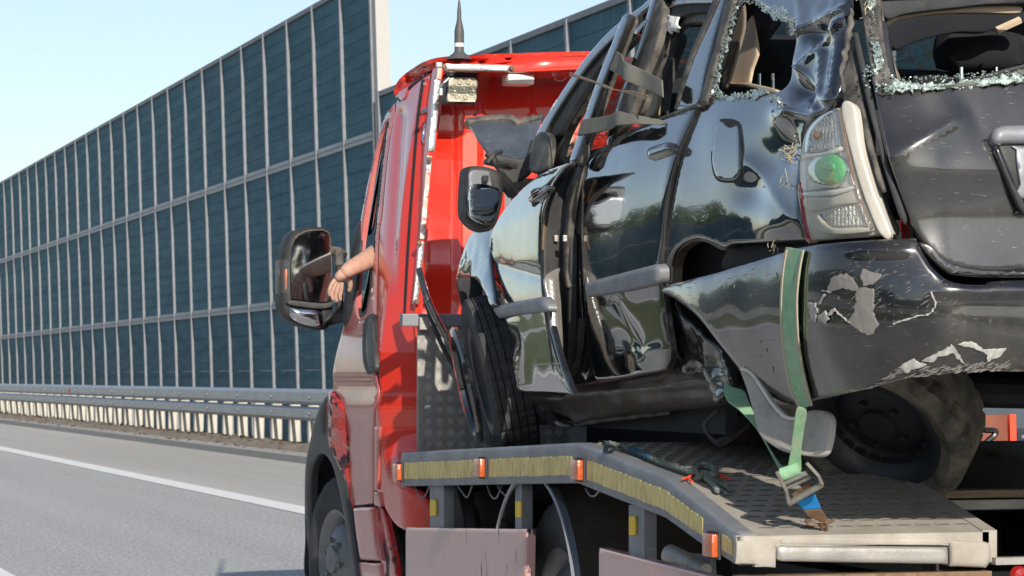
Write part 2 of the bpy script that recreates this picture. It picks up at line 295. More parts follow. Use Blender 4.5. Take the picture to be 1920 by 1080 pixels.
def sheet(name, outline, surf, mt, parent=None, holes=(), thick=.006, er=0., step=9., off=0., bump=None, sm=True, hsm=True, ang=None):
    lo = spline(outline, step) if sm else poly(outline, step)
    hs = [spline(h, step) if hsm else poly(h, step) for h in holes]
    loops = [lo]+hs
    x0, y0 = lo.min(0); x1, y1 = lo.max(0)
    gx = np.arange(x0+step*.5, x1, step); gy = np.arange(y0+step*.5, y1, step*.87)
    G = np.array([(x+(step*.5 if j % 2 else 0), y) for j, y in enumerate(gy) for x in gx]).reshape(-1, 2)
    ep = 0.
    if er:
        pc, _ = surf(lo[:, 0], lo[:, 1]); ep = er*FPX/float(np.median(np.linalg.norm(pc-O, axis=1)))
    if len(G):
        k = inside(G, lo)
        for h in hs: k &= ~inside(G, h)
        G = G[k]
        if len(G): G = G[dist(G, loops) > max(step*.55, ep+step*.3)]
    if ep:
        for fr_ in (.12, .42, 1.0):
            d_ = ep*fr_
            for lp in loops:
                t = np.roll(lp, -1, 0)-np.roll(lp, 1, 0); t /= np.linalg.norm(t, axis=1)[:, None]+1e-9; nn_ = np.stack([-t[:, 1], t[:, 0]], 1)
                for sg in (1, -1):
                    q = lp+nn_*d_*sg; k = inside(q, lo)
                    for h in hs: k &= ~inside(q, h)
                    q = q[k]
                    if len(q): q = q[dist(q, loops) > d_*.93]
                    if len(q): G = np.vstack([G, q]) if len(G) else q
    pts = [tuple(p) for lp in loops for p in lp]+[tuple(p) for p in G]
    ed = []; s = 0
    for lp in loops:
        ed += [(s+i, s+(i+1) % len(lp)) for i in range(len(lp))]; s += len(lp)
    vv, ee, ff, _, _, _ = delaunay_2d_cdt([Vector(p) for p in pts], ed, [], 0, 1e-4)
    Q = np.array([(v.x, v.y) for v in vv]); T = np.array([f[:3] for f in ff if len(f) == 3])
    C = Q[T].mean(1); k = inside(C, lo)
    for h in hs: k &= ~inside(C, h)
    T = T[k]
    a, b, c = Q[T[:, 0]], Q[T[:, 1]], Q[T[:, 2]]
    fl = ((b-a)[:, 0]*(c-a)[:, 1]-(b-a)[:, 1]*(c-a)[:, 0]) > 0
    T[fl] = T[fl][:, ::-1]
    p, nrm = surf(Q[:, 0], Q[:, 1])
    dm = np.linalg.norm(p-O, axis=1)/FPX
    de = dist(Q, loops)
    o_ = np.zeros(len(Q))
    if off:
        dr_ = (p-O)/np.linalg.norm(p-O, axis=1)[:, None]; cs = np.abs((dr_*nrm).sum(1)); p = p-dr_*(off/np.maximum(cs, .22))[:, None]
    if bump is not None: o_ = o_+bump(Q[:, 0], Q[:, 1], p)
    if er:
        e = np.clip(de*dm, 0, er); o_ = o_-(er-np.sqrt(np.maximum(er*er-(er-e)**2, 0)))
    fr = p+nrm*o_[:, None]; bk = fr-nrm*thick
    n = len(Q)
    cnt = {}
    for t in T:
        for i in range(3):
            e = (t[i], t[(i+1) % 3]); cnt[e] = 1
    rim = [e for e in cnt if (e[1], e[0]) not in cnt]
    faces = [tuple(int(i) for i in t) for t in T]+[tuple(int(i)+n for i in t[::-1]) for t in T]
    base = 2*n; rv = sorted({i for e in rim for i in e}); ix = {v: k for k, v in enumerate(rv)}; m = len(rv)
    vs = np.vstack([fr, bk, fr[rv], bk[rv]]) if m else np.vstack([fr, bk])
    faces += [(base+ix[b], base+ix[a], base+m+ix[a], base+m+ix[b]) for a, b in rim]
    me = bpy.data.meshes.new(name); me.from_pydata(vs.tolist(), [], faces); me.update()
    return link(name, me, mt, parent)
class MB:
    def __init__(s): s.v = []; s.f = []
    def add(s, v, f): b = len(s.v); s.v += [tuple(map(float, q)) for q in v]; s.f += [tuple(i+b for i in q) for q in f]; return s
    def box(s, c, sz, rot=None, bev=0.):
        bm = bmesh.new(); bmesh.ops.create_cube(bm, size=1); bmesh.ops.scale(bm, vec=sz, verts=bm.verts)
        if bev: bmesh.ops.bevel(bm, geom=bm.edges[:], offset=bev, segments=2, affect='EDGES', profile=.6)
        if rot is not None: bmesh.ops.transform(bm, matrix=rot.to_4x4() if hasattr(rot, 'to_4x4') else rot, verts=bm.verts)
        bmesh.ops.translate(bm, vec=c, verts=bm.verts); bm.verts.index_update()
        s.add([v.co[:] for v in bm.verts], [[v.index for v in f.verts] for f in bm.faces]); bm.free(); return s
    def prism(s, P, dv):   # planar loop swept along dv
        n = len(P); dv = np.array(dv, float); P = [np.array(p, float) for p in P]
        s.add(P+[p+dv for p in P], [tuple(range(n))[::-1], tuple(range(n, 2*n))]+[(i, (i+1) % n, n+(i+1) % n, n+i) for i in range(n)]); return s
    def tube(s, path, r, seg=8, cap=True, r_fn=None):
        P = [Vector(p) for p in path]; n = len(P); rings = []
        T = [(P[min(i+1, n-1)]-P[max(i-1, 0)]).normalized() for i in range(n)]
        u = T[0].orthogonal().normalized()
        for i in range(n):
            u = (u-T[i]*u.dot(T[i])).normalized(); w = T[i].cross(u); rr = r_fn(i/(n-1)) if r_fn else r
            rings.append([P[i]+(u*math.cos(2*math.pi*k/seg)+w*math.sin(2*math.pi*k/seg))*rr for k in range(seg)])
        v = [q for g in rings for q in g]; f = [(i*seg+k, i*seg+(k+1) % seg, (i+1)*seg+(k+1) % seg, (i+1)*seg+k) for i in range(n-1) for k in range(seg)]
        if cap: f += [tuple(range(seg))[::-1], tuple(range((n-1)*seg, n*seg))]
        s.add(v, f); return s
    def lathe(s, prof, c, axis, seg=48, mod=None, close=False):
        ax = Vector(axis).normalized(); u = Vector((0, 0, 1)) if abs(ax.z) < .95 else Vector((1, 0, 0)); u = (u-ax*u.dot(ax)).normalized(); w = ax.cross(u); c = Vector(c); m = len(prof); v = []; f = []
        for i in range(seg):
            a = 2*math.pi*i/seg; e = u*math.cos(a)+w*math.sin(a)
            for j, (r, z) in enumerate(prof):
                if mod: r = mod(r, z, i, j)
                v.append(c+e*r+ax*z)
        for i in range(seg):
            for j in range(m-1 if not close else m):
                a, b = i*m+j, i*m+(j+1) % m; a2, b2 = ((i+1) % seg)*m+j, ((i+1) % seg)*m+(j+1) % m; f.append((a, a2, b2, b))
        s.add(v, f); return s
    def ribbon(s, path, wv, th=.004, up=None):  # flat strap: path centre points, wv = width vector(s)
        P = [Vector(p) for p in path]; n = len(P); v = []; f = []
        for i in range(n):
            wd = Vector(wv[i]) if isinstance(wv, list) else Vector(wv); t = (P[min(i+1, n-1)]-P[max(i-1, 0)]).normalized(); nn = t.cross(wd).normalized()*th*.5
            v += [P[i]-wd*.5-nn, P[i]+wd*.5-nn, P[i]+wd*.5+nn, P[i]-wd*.5+nn]
        for i in range(n-1):
            for k in range(4): f.append((i*4+k, i*4+(k+1) % 4, (i+1)*4+(k+1) % 4, (i+1)*4+k))
        f += [(3, 2, 1, 0), ((n-1)*4, (n-1)*4+1, (n-1)*4+2, (n-1)*4+3)]
        s.add(v, f); return s
    def obj(s, name, mt, parent=None, smooth=False, auto=35):
        me = bpy.data.meshes.new(name); me.from_pydata(s.v, [], s.f); me.update()
        bm = bmesh.new(); bm.from_mesh(me); bmesh.ops.recalc_face_normals(bm, faces=bm.faces)
        if smooth:
            for f in bm.faces: f.smooth = True
            for e in bm.edges:
                if len(e.link_faces) == 2 and e.calc_face_angle(0) > R(auto): e.smooth = False
        bm.to_mesh(me); bm.free()
        return link(name, me, mt, parent, False)
def thing(name, label, cat, loc=(0, 0, 0), group=None):
    o = bpy.data.objects.new(name, None); COL.objects.link(o); o.location = loc; o.empty_display_size = .1
    o['label'] = label; o['category'] = cat
    if group: o['group'] = group
    return o
def tag(o, label, cat, group=None):
    o['label'] = label; o['category'] = cat
    if group: o['group'] = group
    return o
def struct(o): o['kind'] = 'structure'; return o
def catmull(P, n=8):
    P = [Vector(p) for p in P]; out = []
    for i in range(len(P)-1):
        a, b, c, d = P[max(i-1, 0)], P[i], P[i+1], P[min(i+2, len(P)-1)]
        for k in range(n):
            t = k/n; out.append(.5*((2*b)+(c-a)*t+(2*a-5*b+4*c-d)*t*t+(3*b-a-3*c+d)*t**3))
    out.append(P[-1]); return out
def nz3(p, s, seed=0.): return np.array([mnoise.noise(Vector((q[0]*s+seed, q[1]*s, q[2]*s))) for q in p])
def rough(pts, amp, step=6., seed=0):
    r_ = random.Random(seed+int(pts[0][0])); P = poly(pts, step); return [(p[0]+r_.gauss(0, amp), p[1]+r_.gauss(0, amp)) for p in P]
def smooth01(x, a, b): t = np.clip((x-a)/(b-a), 0, 1); return t*t*(3-2*t)
# ------------------------------------------------------------------ the setting
def flat(name, pts, z, mt, thick=None):
    me = bpy.data.meshes.new(name); me.from_pydata([(x, y, z) for x, y in pts], [], [tuple(range(len(pts)))]); me.update()
    return struct(link(name, me, mt, None, False))
flat('ground', [(-900, -500), (900, -500), (900, 2500), (-900, 2500)], -.45, 'grass')
flat('median_grass', [(-7.05, -150), (-2.55, -150), (-2.55, 900), (-7.05, 900)], -.012, 'grass')
flat('far_verge', [(-48, -150), (-17.9, -150), (-17.9, 900), (-48, 900)], -.012, 'grass')
flat('road', [(-2.6, -150), (5.75, -150), (5.75, 900), (-2.6, 900)], 0, 'asphalt')
flat('hard_shoulder', [(5.75, -150), (8.62, -150), (8.62, 900), (5.75, 900)], 0, 'shoulder')
flat('opposite_carriageway', [(-18, -150), (-7, -150), (-7, 900), (-18, 900)], 0, 'asphalt')
for nm, x in (('edge_line', 5.42), ('edge_line', -2.2), ('edge_line', -7.6), ('edge_line', -17.2)):
    flat(nm, [(x, -150), (x+.32, -150), (x+.32, 900), (x, 900)], .005, 'paint')
b = MB()
for k in range(40): b.add([(1.92, -60+k*18, .005), (2.07, -60+k*18, .005), (2.07, -54+k*18, .005), (1.92, -54+k*18, .005)], [(0, 1, 2, 3)])
struct(b.obj('lane_line', 'paint'))
b = MB()
for k in range(40): b.add([(-12.4, -60+k*18, .005), (-12.25, -60+k*18, .005), (-12.25, -54+k*18, .005), (-12.4, -54+k*18, .005)], [(0, 1, 2, 3)])
struct(b.obj('opposite_lane_line', 'paint'))
# verge behind a low kerb
b = MB(); b.prism([(8.62, -100, -.02), (8.62, -100, .10), (8.9, -100, .12), (8.9, -100, -.02)], (0, 900, 0)); struct(b.obj('kerb', 'kerb'))
v = []; f = []; ys = list(np.arange(-60, 200, .5))+[300, 500, 800]
for y in ys:
    for j, x in enumerate((8.9, 9.1, 9.35, 9.8, 11, 13, 16, 40)):
        z = (.10, .19, .20, .18, .02, -.2, -.32, -.32)[j]+(mnoise.noise(Vector((x*2.3, y*1.6, 0)))*.05 if 0 < j < 6 else 0); v.append((x, y, z))
for i in range(len(ys)-1):
    for j in range(7): f.append((i*8+j, i*8+j+1, (i+1)*8+j+1, (i+1)*8+j))
b = MB(); b.add(v, f); struct(b.obj('verge', 'verge', None, True))
# ---- roadside guardrail
gr = thing('guardrail', 'galvanised double beam guardrail on pale posts along the far road edge', 'guardrail', (9.45, 30, .2))
def beam(name, z0, hh, x, mt):
    prof = [(0, 0), (-.025, .02), (-.055, .05), (-.055, hh-.05), (-.025, hh-.02), (0, hh)]
    b = MB(); b.prism([(x+p, 14, z0+q) for p, q in prof]+[(x+.012, 14, z0+hh), (x+.012, 14, z0)], (0, 190, 0)); return b.obj(name, mt, gr)
GX = 9.45
beam('upper_rail', .79, .24, GX-.1, 'galv'); beam('lower_rail', .55, .215, GX-.10, 'galv')
b = MB()
b.box((GX+.02, 109, .67), (.05, 190, .10)); b.obj('spacer_rail', 'plastic', gr)
pm = None
for k in range(74):
    y = 29.05+1.333*k
    if pm is None:
        b = MB(); b.prism([(-.085, -.06, -.25), (-.07, -.075, -.25), (.07, -.075, -.25), (.085, -.06, -.25), (.085, .04, -.25), (.07, .04, -.25), (.07, -.055, -.25), (-.07, -.055, -.25), (-.07, .04, -.25), (-.085, .04, -.25)], (0, 0, .83)); b.box((0, -.078, .38), (.03, .012, .03))
        o = b.obj('post', 'conc', gr); pm = o.data
    else:
        o = bpy.data.objects.new('post', pm); COL.objects.link(o); o.parent = gr
    o.location = Vector((GX+.07, y+random.uniform(-.03, .03), .2))-gr.location; o.rotation_euler = (random.uniform(-.015, .015), random.uniform(-.02, .02), random.uniform(-.08, .08))
bm_ = None
for k in range(60):
    if bm_ is None:
        b = MB(); b.lathe([(0, -.03), (.022, -.028), (.022, 0)], (0, 0, 0), (1, 0, 0), 8); o = b.obj('bolt', 'steelwheel', gr); bm_ = o.data
    else: o = bpy.data.objects.new('bolt', bm_); COL.objects.link(o); o.parent = gr
    o.location = Vector((GX-.155, 29.05+1.333*(k//2)*2+.6, .90 if k % 2 else .66))-gr.location
b = MB(); b.box(PX(128, 732, GX-.17), (.03, .2, .09), None, .01); b.obj('red_reflector', 'redlens', gr)
# ---- noise barriers
XW, LEAN = 13.7, .031
def wall(name, label, y0, n, bay, z0, tiers, top, xw, group=None, skipcap=False):
    w = thing(name, label, 'noise barrier', (xw, y0, z0)); w['group'] = 'noise barriers along the motorway'
    def pt(dx, y, z): return (xw-LEAN*(z-z0)+dx, y, z)
    hs = []; z = z0
    for t in range(len(tiers)): hs.append((z, z+tiers[t])); z += tiers[t]
    meshes = {}
    for k in range(n):
        for t, (a, c) in enumerate(hs):
            if t not in meshes:
                b = MB(); g = .02 if t == 0 else .16   # rail zone at bottom of upper tiers
                za, zc = a+g, c-(.06 if t == len(hs)-1 else 0.02); nl = max(6, int((zc-za)/.26)); P = []
                for i in range(nl):   # shallow louvre boards
                    zz = za+(zc-za)*i/nl; ze = za+(zc-za)*(i+1)/nl
                    b.prism([(-LEAN*(zz-z0)+.0, .05, zz-z0), (-LEAN*(ze-z0)+.008, .05, ze-z0-.004), (-LEAN*(ze-z0)+.10, .05, ze-z0-.004), (-LEAN*(zz-z0)+.10, .05, zz-z0)], (0, bay-.1, 0))
                o = b.obj('panel', 'barrier_panel', w); meshes[t] = o.data
            else: o = bpy.data.objects.new('panel', meshes[t]); COL.objects.link(o); o.parent = w
            o.location = (0, bay*k, 0)
    pmh = None
    for k in range(n+1):
        if pmh is None:
            zt = z+.02-z0; b = MB(); b.prism([(-.06, -.05, 0), (.16, -.05, 0), (.16, .05, 0), (-.06, .05, 0)], (-LEAN*zt, 0, zt)); o = b.obj('post', 'post', w); pmh = o.data
        else: o = bpy.data.objects.new('post', pmh); COL.objects.link(o); o.parent = w
        o.location = (0, bay*k, 0)
    for t, (a, c) in enumerate(hs[1:]):
        b = MB(); q = a-z0; b.prism([(-LEAN*q-.035, -.02, q-.03), (-LEAN*q+.1, -.02, q-.03), (-LEAN*q+.1, -.02, q+.155), (-LEAN*q-.035, -.02, q+.155)], (0, bay*n+.04, 0)); o = b.obj('rail', 'barrier_rail', w); o.location = (0, 0, 0)
        b = MB(); b.prism([(-LEAN*q-.045, -.02, q+.05), (-LEAN*q+.0, -.02, q+.05), (-LEAN*q+.0, -.02, q+.075), (-LEAN*q-.045, -.02, q+.075)], (0, bay*n+.04, 0)); o2 = b.obj('rail_rib', 'post', o); o2.location = (0, 0, 0)
    q = z-z0; b = MB(); b.prism([(-LEAN*q-.04, -.04, q-.05), (-LEAN*q+.16, -.04, q-.05), (-LEAN*q+.16, -.04, q+.05), (-LEAN*q-.04, -.04, q+.05)], (0, bay*n+.08, 0)); o = b.obj('coping', 'post', w); o.location = (0, 0, 0)
    return w, z
Y0 = float(PX(707, 200, XW-.17)[1]); BAY = XW*5281*.345e-4
w1, zt1 = wall('noise_barrier', 'tall dark teal noise barrier of three panel tiers ending in a white column', Y0, 46, BAY, -.35, [3.15, 3.1, 3.2], 0, XW)
b = MB(); b.prism([(-.02, -.34, 0), (.25, -.34, 0), (.25, -.06, 0), (-.02, -.06, 0)], (-LEAN*9.6, 0, 9.6)); b.prism([(.255, -.3, 6.2), (.30, -.3, 6.2), (.30, -.1, 6.2), (.255, -.1, 6.2)], (-.02, 0, .9)); o = b.obj('end_column', 'white_post', w1); o.location = (0, 0, 0)
zz2 = float(PX(985, 80, XW)[2]); Ya, Yb = float(PX(985, 80, XW)[1]), float(PX(1112, 35, XW)[1]); BB = Ya-Yb
n3 = max(1, round((Y0-.42-Ya)/BB)); BB = (Y0-.42-Ya)/n3; n2 = 8+n3
w2, zt2 = wall('noise_barrier', 'lower dark teal noise barrier with pale coping rising behind the red cab roof', Ya-BB*8, n2, BB, -.35, [3.15, (zz2+.35)-3.15], 0, XW)
# ---- planting beyond the opposite carriageway (seen mirrored in the paintwork)
def tree(x, y, h, wd, sd, label):
    r_ = random.Random(sd); t = thing('broadleaf_tree', label, 'tree', (x, y, -.05), 'trees beyond the opposite carriageway')
    b = MB(); b.tube([(x, y, -.1), (x+.1, y, h*.3), (x-.1, y+.1, h*.65)], .2, 8, True, lambda q: .2*(1-.7*q)); b.obj('trunk', 'bark', t)
    b = MB()
    for c in range(26):
        a = r_.uniform(0, 6.28); rr = wd*math.sqrt(r_.random())*.8; cz = h*r_.uniform(.28, .95); rr *= 1-.5*abs(cz/h-.5); cx, cy = x+rr*math.cos(a), y+rr*math.sin(a); cr = wd*r_.uniform(.25, .42)
        for q in range(46):
            d = Vector((r_.gauss(0, 1), r_.gauss(0, 1), r_.gauss(0, .8))).normalized()*cr*r_.uniform(.6, 1.05); p = Vector((cx, cy, cz))+d; u = d.orthogonal().normalized(); w_ = d.cross(u).normalized(); u = (u+d.normalized()*r_.uniform(-.8, .8)).normalized(); s_ = r_.uniform(.25, .5)
            b.add([p-u*s_, p+w_*s_*.6, p+u*s_, p-w_*s_*.6], [(0, 1, 2, 3)])
    b.obj('crown', 'leaf', t)
for i, (x, y, h, wd) in enumerate([(-27, 70, 7, 4), (-28, 92, 8, 5)]):
    tree(x, y, h, wd, i, ['small bushy green tree', 'taller full green tree'][i]+' beyond the opposite barrier, mirrored in the car door')
w3, _ = wall('noise_barrier', 'dark teal noise barrier along the opposite carriageway, mirrored in the black doors', -10, 24, 4, -.02, [2.3, 2.3], 0, -20.5)
w3.rotation_euler = (0, 0, 0)
# opposite low hill
v = []; f = []
for i, y in enumerate(np.linspace(-200, 800, 60)):
    for j, (x, z) in enumerate(((-44, -.2), (-55, .3), (-75, .6), (-110, 1.4), (-170, 1.6), (-260, -1))):
        v.append((x, y, z*(1+.35*math.sin(y*.013)+.15*math.sin(y*.041)) if 0 < j < 5 else z))
for i in range(59):
    for j in range(5): f.append((i*6+j, (i+1)*6+j, (i+1)*6+j+1, i*6+j+1))
b = MB(); b.add(v, f); struct(b.obj('hill', 'grass', None, True))

# wooded ridge behind the camera (mirrored in the tailgate and bumper)
M['wood_far'] = mat('distant_woodland', (.040, .052, .022), .95, var=.6, vs=.09, dirt=((.085, .075, .04), .7, .05, .45, .65, .95))
v = []; f = []; nx = 90
for i in range(nx):
    a = math.pi*(1.02+.96*i/(nx-1)); cx, cy = math.cos(a), math.sin(a)
    for j, (r_, z) in enumerate(((170, -.5), (178, 8), (190, 12), (215, 15), (260, 12), (330, -2))):
        k = 1+.30*mnoise.noise(Vector((i*.21, j*.5, 3)))+.25*mnoise.noise(Vector((i*1.3, j, 8))) if 0 < j < 5 else 1
        v.append((cx*r_, cy*r_*1.0, z*k))
for i in range(nx-1):
    for j in range(5): f.append((i*6+j, (i+1)*6+j, (i+1)*6+j+1, i*6+j+1))
b = MB(); b.add(v, f); struct(b.obj('wooded_ridge', 'wood_far', None, True))

b = MB(); rl = random.Random(5)
for k in range(1500):
    y = 14+86*rl.random()**1.3; x = rl.choice([8.85, 9.0, 9.3, 9.5])+rl.gauss(0, .10); z = .11 if x < 8.92 else .20; s_ = rl.uniform(.015, .06); a = rl.uniform(0, 6.28); t = rl.uniform(.1, .9)
    b.add([(x-s_*math.cos(a), y-s_*math.sin(a), z), (x+s_*.5*math.sin(a), y-s_*.5*math.cos(a), z+s_*t), (x+s_*math.cos(a), y+s_*math.sin(a), z+.01), (x-s_*.5*math.sin(a), y+s_*.5*math.cos(a), z+s_*t*.5)], [(0, 1, 2, 3)])
M['litter'] = mat('dry_leaf_litter', (.26, .15, .08), .9, var=.6, vs=5)
o = b.obj('leaf_litter', 'litter'); o['kind'] = 'stuff'; tag(o, 'dry brown leaf litter and grit along the kerb below the guardrail', 'litter')
# ------------------------------------------------------------------ tow truck
TX = 2.85
truck = thing('tow_truck', 'red recovery truck with scraped paint and grey loading bed carrying the black wreck', 'tow truck', (3.92, 10, 0))
def cabF(p):
    x, y, z = p[..., 0], p[..., 1], p[..., 2]
    hw = np.interp(z, [0, .55, .95, 1.12, 1.3, 1.45, 1.7, 2.0, 2.3, 2.5], [.99, 1.01, 1.04, 1.055, 1.05, 1.03, .995, .945, .89, .85])
    hw = hw-.55*np.clip(11.16-y, 0, .42)*smooth01(z, .75, 1.0)
    yf = np.interp(z, [0, 1.0, 1.25, 2.3, 2.5], [13.05, 13.05, 12.75, 11.95, 11.7]); yr = 10.74; r = .20
    qx = np.abs(x-3.92)-(hw-r); qy = np.abs(y-(yf+yr)/2)-((yf-yr)/2-r)
    pl = np.sqrt(np.maximum(qx, 0)**2+np.maximum(qy, 0)**2)-r+np.minimum(np.maximum(qx, qy), 0)
    tp = z-(2.545-.085*((x-3.92)/.95)**2); k = .07
    h = np.clip(.5+.5*(pl-tp)/k, 0, 1); return tp*(1-h)+pl*h+k*h*(1-h)
def SC_(px, py): return surf_sdf(cabF, 9.8, np.where(np.asarray(py) < 210, 12.0, 13.4))(px, py)
def cabsheet(*a, **k): k.setdefault('thick', .02); k.setdefault('er', .006); return sheet(*a, **k)
# rear corner panel behind the door
pan = cabsheet('cab_corner_panel', [(744, 186, 0), (765, 166), (795, 142), (823, 125, 0), (828, 130, 0), (818, 210), (806, 300), (793, 450), (783, 590), (783, 700), (784, 845, 0), (750, 850, 0), (750, 910, 0), (790, 925), (812, 960), (812, 1015, 0), (795, 1020), (770, 1000), (742, 985), (722, 955), (711, 925), (700, 921, 0), (701, 830), (705, 778), (713, 740), (708, 690), (706, 600), (710, 450), (716, 400), (724, 310), (735, 230)], SC_, 'red', truck,
    step=5, bump=lambda x, y, p: -.016*np.exp(-((x-(np.interp(y, [190, 590], [752, 728])))/9.0)**2)*smooth01(y, 195, 215)*(1-smooth01(y, 500, 590))+.008*np.exp(-((y-765)/22.)**2))
cabsheet('corner_groove', [(790, 150), (795, 148), (783, 250), (768, 450), (760, 590), (756, 590), (763, 450), (778, 250)], SC_, 'dark', pan, off=.002, thick=.004, er=0, step=5)
cabsheet('roof_panel', [(744, 184), (737, 172), (747, 148), (774, 126), (800, 112), (840, 104), (940, 99), (1110, 94, 0), (1110, 131, 0), (960, 132), (835, 123, 0), (823, 121, 0), (795, 138), (766, 160)], SC_, 'red', truck, thick=.015, bump=lambda x, y, p: .006*np.exp(-((y-116)/3.)**2)*(x > 860))
cabsheet('roof_gutter', [(748, 190), (744, 184), (766, 162), (795, 140), (822, 123), (824, 126), (797, 143), (768, 165)], SC_, 'dark', truck, off=.004, thick=.006, er=0, step=5)
cabsheet('roof_fitting_cover', [(746, 170), (762, 158), (766, 160), (759, 184), (748, 188)], SC_, 'red', truck, off=.006, thick=.008, step=4)
# roof lid, visor underside and bulkhead
b = MB(); v = []; f = []; xs = np.linspace(3.10, 4.76, 15); ysr = np.linspace(10.8, 11.7, 6)
for y in ysr:
    for x in xs: v.append((x, y, 2.525-.09*((x-3.92)/.95)**2-.05*abs((x-3.92)/.92)**8))
for i in range(5):
    for j in range(14): f.append((i*15+j, i*15+j+1, (i+1)*15+j+1, (i+1)*15+j))
b.add(v, f); b.obj('roof_lid', 'red', truck, True)
b = MB(); b.box((3.92, 10.98, 2.462), (1.62, .42, .02)); b.obj('visor_underside', 'red', truck)
BKY = 11.12
b = MB(); xs = np.linspace(2.93, 4.90, 160); prof = []
for x in xs:
    d = .0
    for c in (3.20, 3.29, 3.52, 3.75, 3.98, 4.2): d += .022*math.exp(-((x-c)/.018)**2)
    prof.append((x, BKY-d+.05*max(0, (3.10-x)/.15)**2))
v = []; f = []; zs = [.93, 1.2, 1.36, 1.40, 1.44, 1.6, 1.64, 1.68, 1.9, 2.1, 2.2, 2.23, 2.26, 2.29, 2.32, 2.455]; dz = [0, 0, 0, -.014, 0, 0, -.012, 0, 0, 0, 0, -.015, 0, -.015, 0, 0]
for z, q in zip(zs, dz):
    xm = 3.92-float(np.interp(z, [1.12, 1.45, 1.7, 2.0, 2.3, 2.5], [1.055, 1.03, .995, .945, .89, .85]))+.035
    for x, y in prof: v.append((min(max(x, xm), 7.84-xm), y+q, z))
for i in range(len(zs)-1):
    for j in range(len(prof)-1): f.append((i*160+j, i*160+j+1, (i+1)*160+j+1, (i+1)*160+j))
b.add(v, f); bulk = b.obj('bulkhead', 'red', truck, True, 60)
M['panel_film'] = mat('dusty_salmon_panel', (.68, .13, .085), .45, 0, .3, .2, dirt=((.62, .25, .2), .4, 3, .45, .7, .5))
sheet('bulkhead_panel', [(859, 206, 0), (1100, 196, 0), (1100, 330, 0), (905, 330), (900, 440), (862, 470), (866, 300), (856, 248), (856, 215)], surf_y(BKY-.012), 'panel_film', truck, thick=.01, er=.004)
b = MB(); b.box((3.92, 11.22, 1.5), (1.66, .02, 1.7)); b.obj('cabin_lining', 'dark', truck)
b = MB(); b.box((3.92, 11.9, .62), (1.9, 1.5, .05)); b.obj('cab_floor', 'dark', truck)
b = MB(); b.box((4.84, 11.9, 1.25), (.03, 1.7, 1.3)); b.obj('far_door', 'red', truck)
b = MB(); b.prism([(3.02, 12.3, 1.22), (4.8, 12.3, 1.22), (4.72, 11.9, 2.3), (3.14, 11.9, 2.3)], (0, .01, .01)); b.obj('windscreen', 'darkglass', truck)
b = MB(); b.prism([(3.2, 12.7, .3), (4.92, 12.7, .3), (4.92, 12.7, 1.27), (3.2, 12.7, 1.27)], (0, .25, 0)); b.obj('nose', 'red', truck)
b = MB(); b.box((3.35, 11.5, .85), (.5, .5, .15), None, .05); b.box((3.35, 11.3, 1.25), (.5, .12, .8), None, .05); b.obj('driver_seat', 'fabric', truck)
# strips along the rear edge of the cab
def strip(name, pts, w, mt, Y=10.98, th=.012, parent=truck):
    P = spline(pts, 10, False); t = np.gradient(P, axis=0); t /= np.linalg.norm(t, axis=1)[:, None]; nrm = np.stack([-t[:, 1], t[:, 0]], 1)
    lo = list(map(tuple, P+nrm*w/2))+list(map(tuple, (P-nrm*w/2)[::-1])); return sheet(name, lo, surf_y(Y), mt, parent, thick=th, er=.003, sm=False, step=5)
e1 = strip('edge_flange', [(829, 122), (818, 200), (806, 300), (793, 450), (783, 590), (783, 842)], 9, 'red', 10.985, .1)
strip('reflective_strip', [(822, 150), (817, 200), (809, 284)], 12, 'strip'); strip('edge_trim', [(826, 122), (823, 148)], 9, 'peel')
strip('edge_trim', [(806, 292), (799, 370), (792, 448)], 9, 'peel'); strip('reflective_strip', [(791, 452), (786, 510), (779, 570)], 10, 'strip', 10.977)
strip('edge_trim', [(782, 592), (783, 680), (784, 760), (784, 826)], 8, 'red', 10.97)
strip('reflective_strip', [(836, 125), (900, 127), (958, 128)], 12, 'strip', 10.69)
for x, y in ((805, 299), (786, 456), (781, 566), (833, 125), (960, 128)):
    b = MB(); b.lathe([(0, -.012), (.010, -.01), (.012, 0)], PY(x, y, 10.965 if x < 820 else 10.685), (0, 1, 0), 10); b.obj('screw', 'rust', truck)
b = MB(); b.box(PY(823, 122, 10.68), (.025, .02, .022), None, .004); b.obj('strip_corner', 'alu', truck)
strip('visor_lip', [(835, 131), (960, 133), (1110, 127)], 5, 'red', 10.715)
for x, y in ((762, 157), (795, 143), (805, 147), (762, 172), (797, 158), (801, 407)):
    p, n_ = SC_(np.array([float(x)]), np.array([float(y)])); b = MB(); b.lathe([(0, .008), (.007, .006), (.008, 0)], p[0], n_[0], 8); b.obj('rivet', 'alu', truck)
# model lettering and oval emblem on the corner panel
fc = bpy.data.curves.new('badge_letters', 'FONT'); fc.body = 'CITIGO'; fc.body = 'VAN'; bpy.data.curves.remove(fc)
def onpan(name, pts, mt, off=.012, step=3, **k): return cabsheet(name, pts, SC_, mt, pan, off=off, thick=.01, er=.003, step=step, **k)
lx = 790.; k = 0
for ch in 'MASHUT':     # the small chrome letters are too blurred to read: letter-like strokes
    x0 = 789.5+k*2.55; y0 = 213-k*.9
    b = [(x0, y0), (x0+1.9, y0-.7), (x0+1.9, y0-8.6), (x0, y0-8)]
    cabsheet('badge_letter', b, SC_, 'chrome', pan, off=.012, thick=.012, er=0, step=2, sm=False, holes=[[(x0+.6, y0-1.5-(k % 2)*2.5), (x0+1.3, y0-1.7-(k % 2)*2.5), (x0+1.3, y0-4.5-(k % 2)*2.), (x0+.6, y0-4.3-(k % 2)*2.)]], hsm=False); k += 1
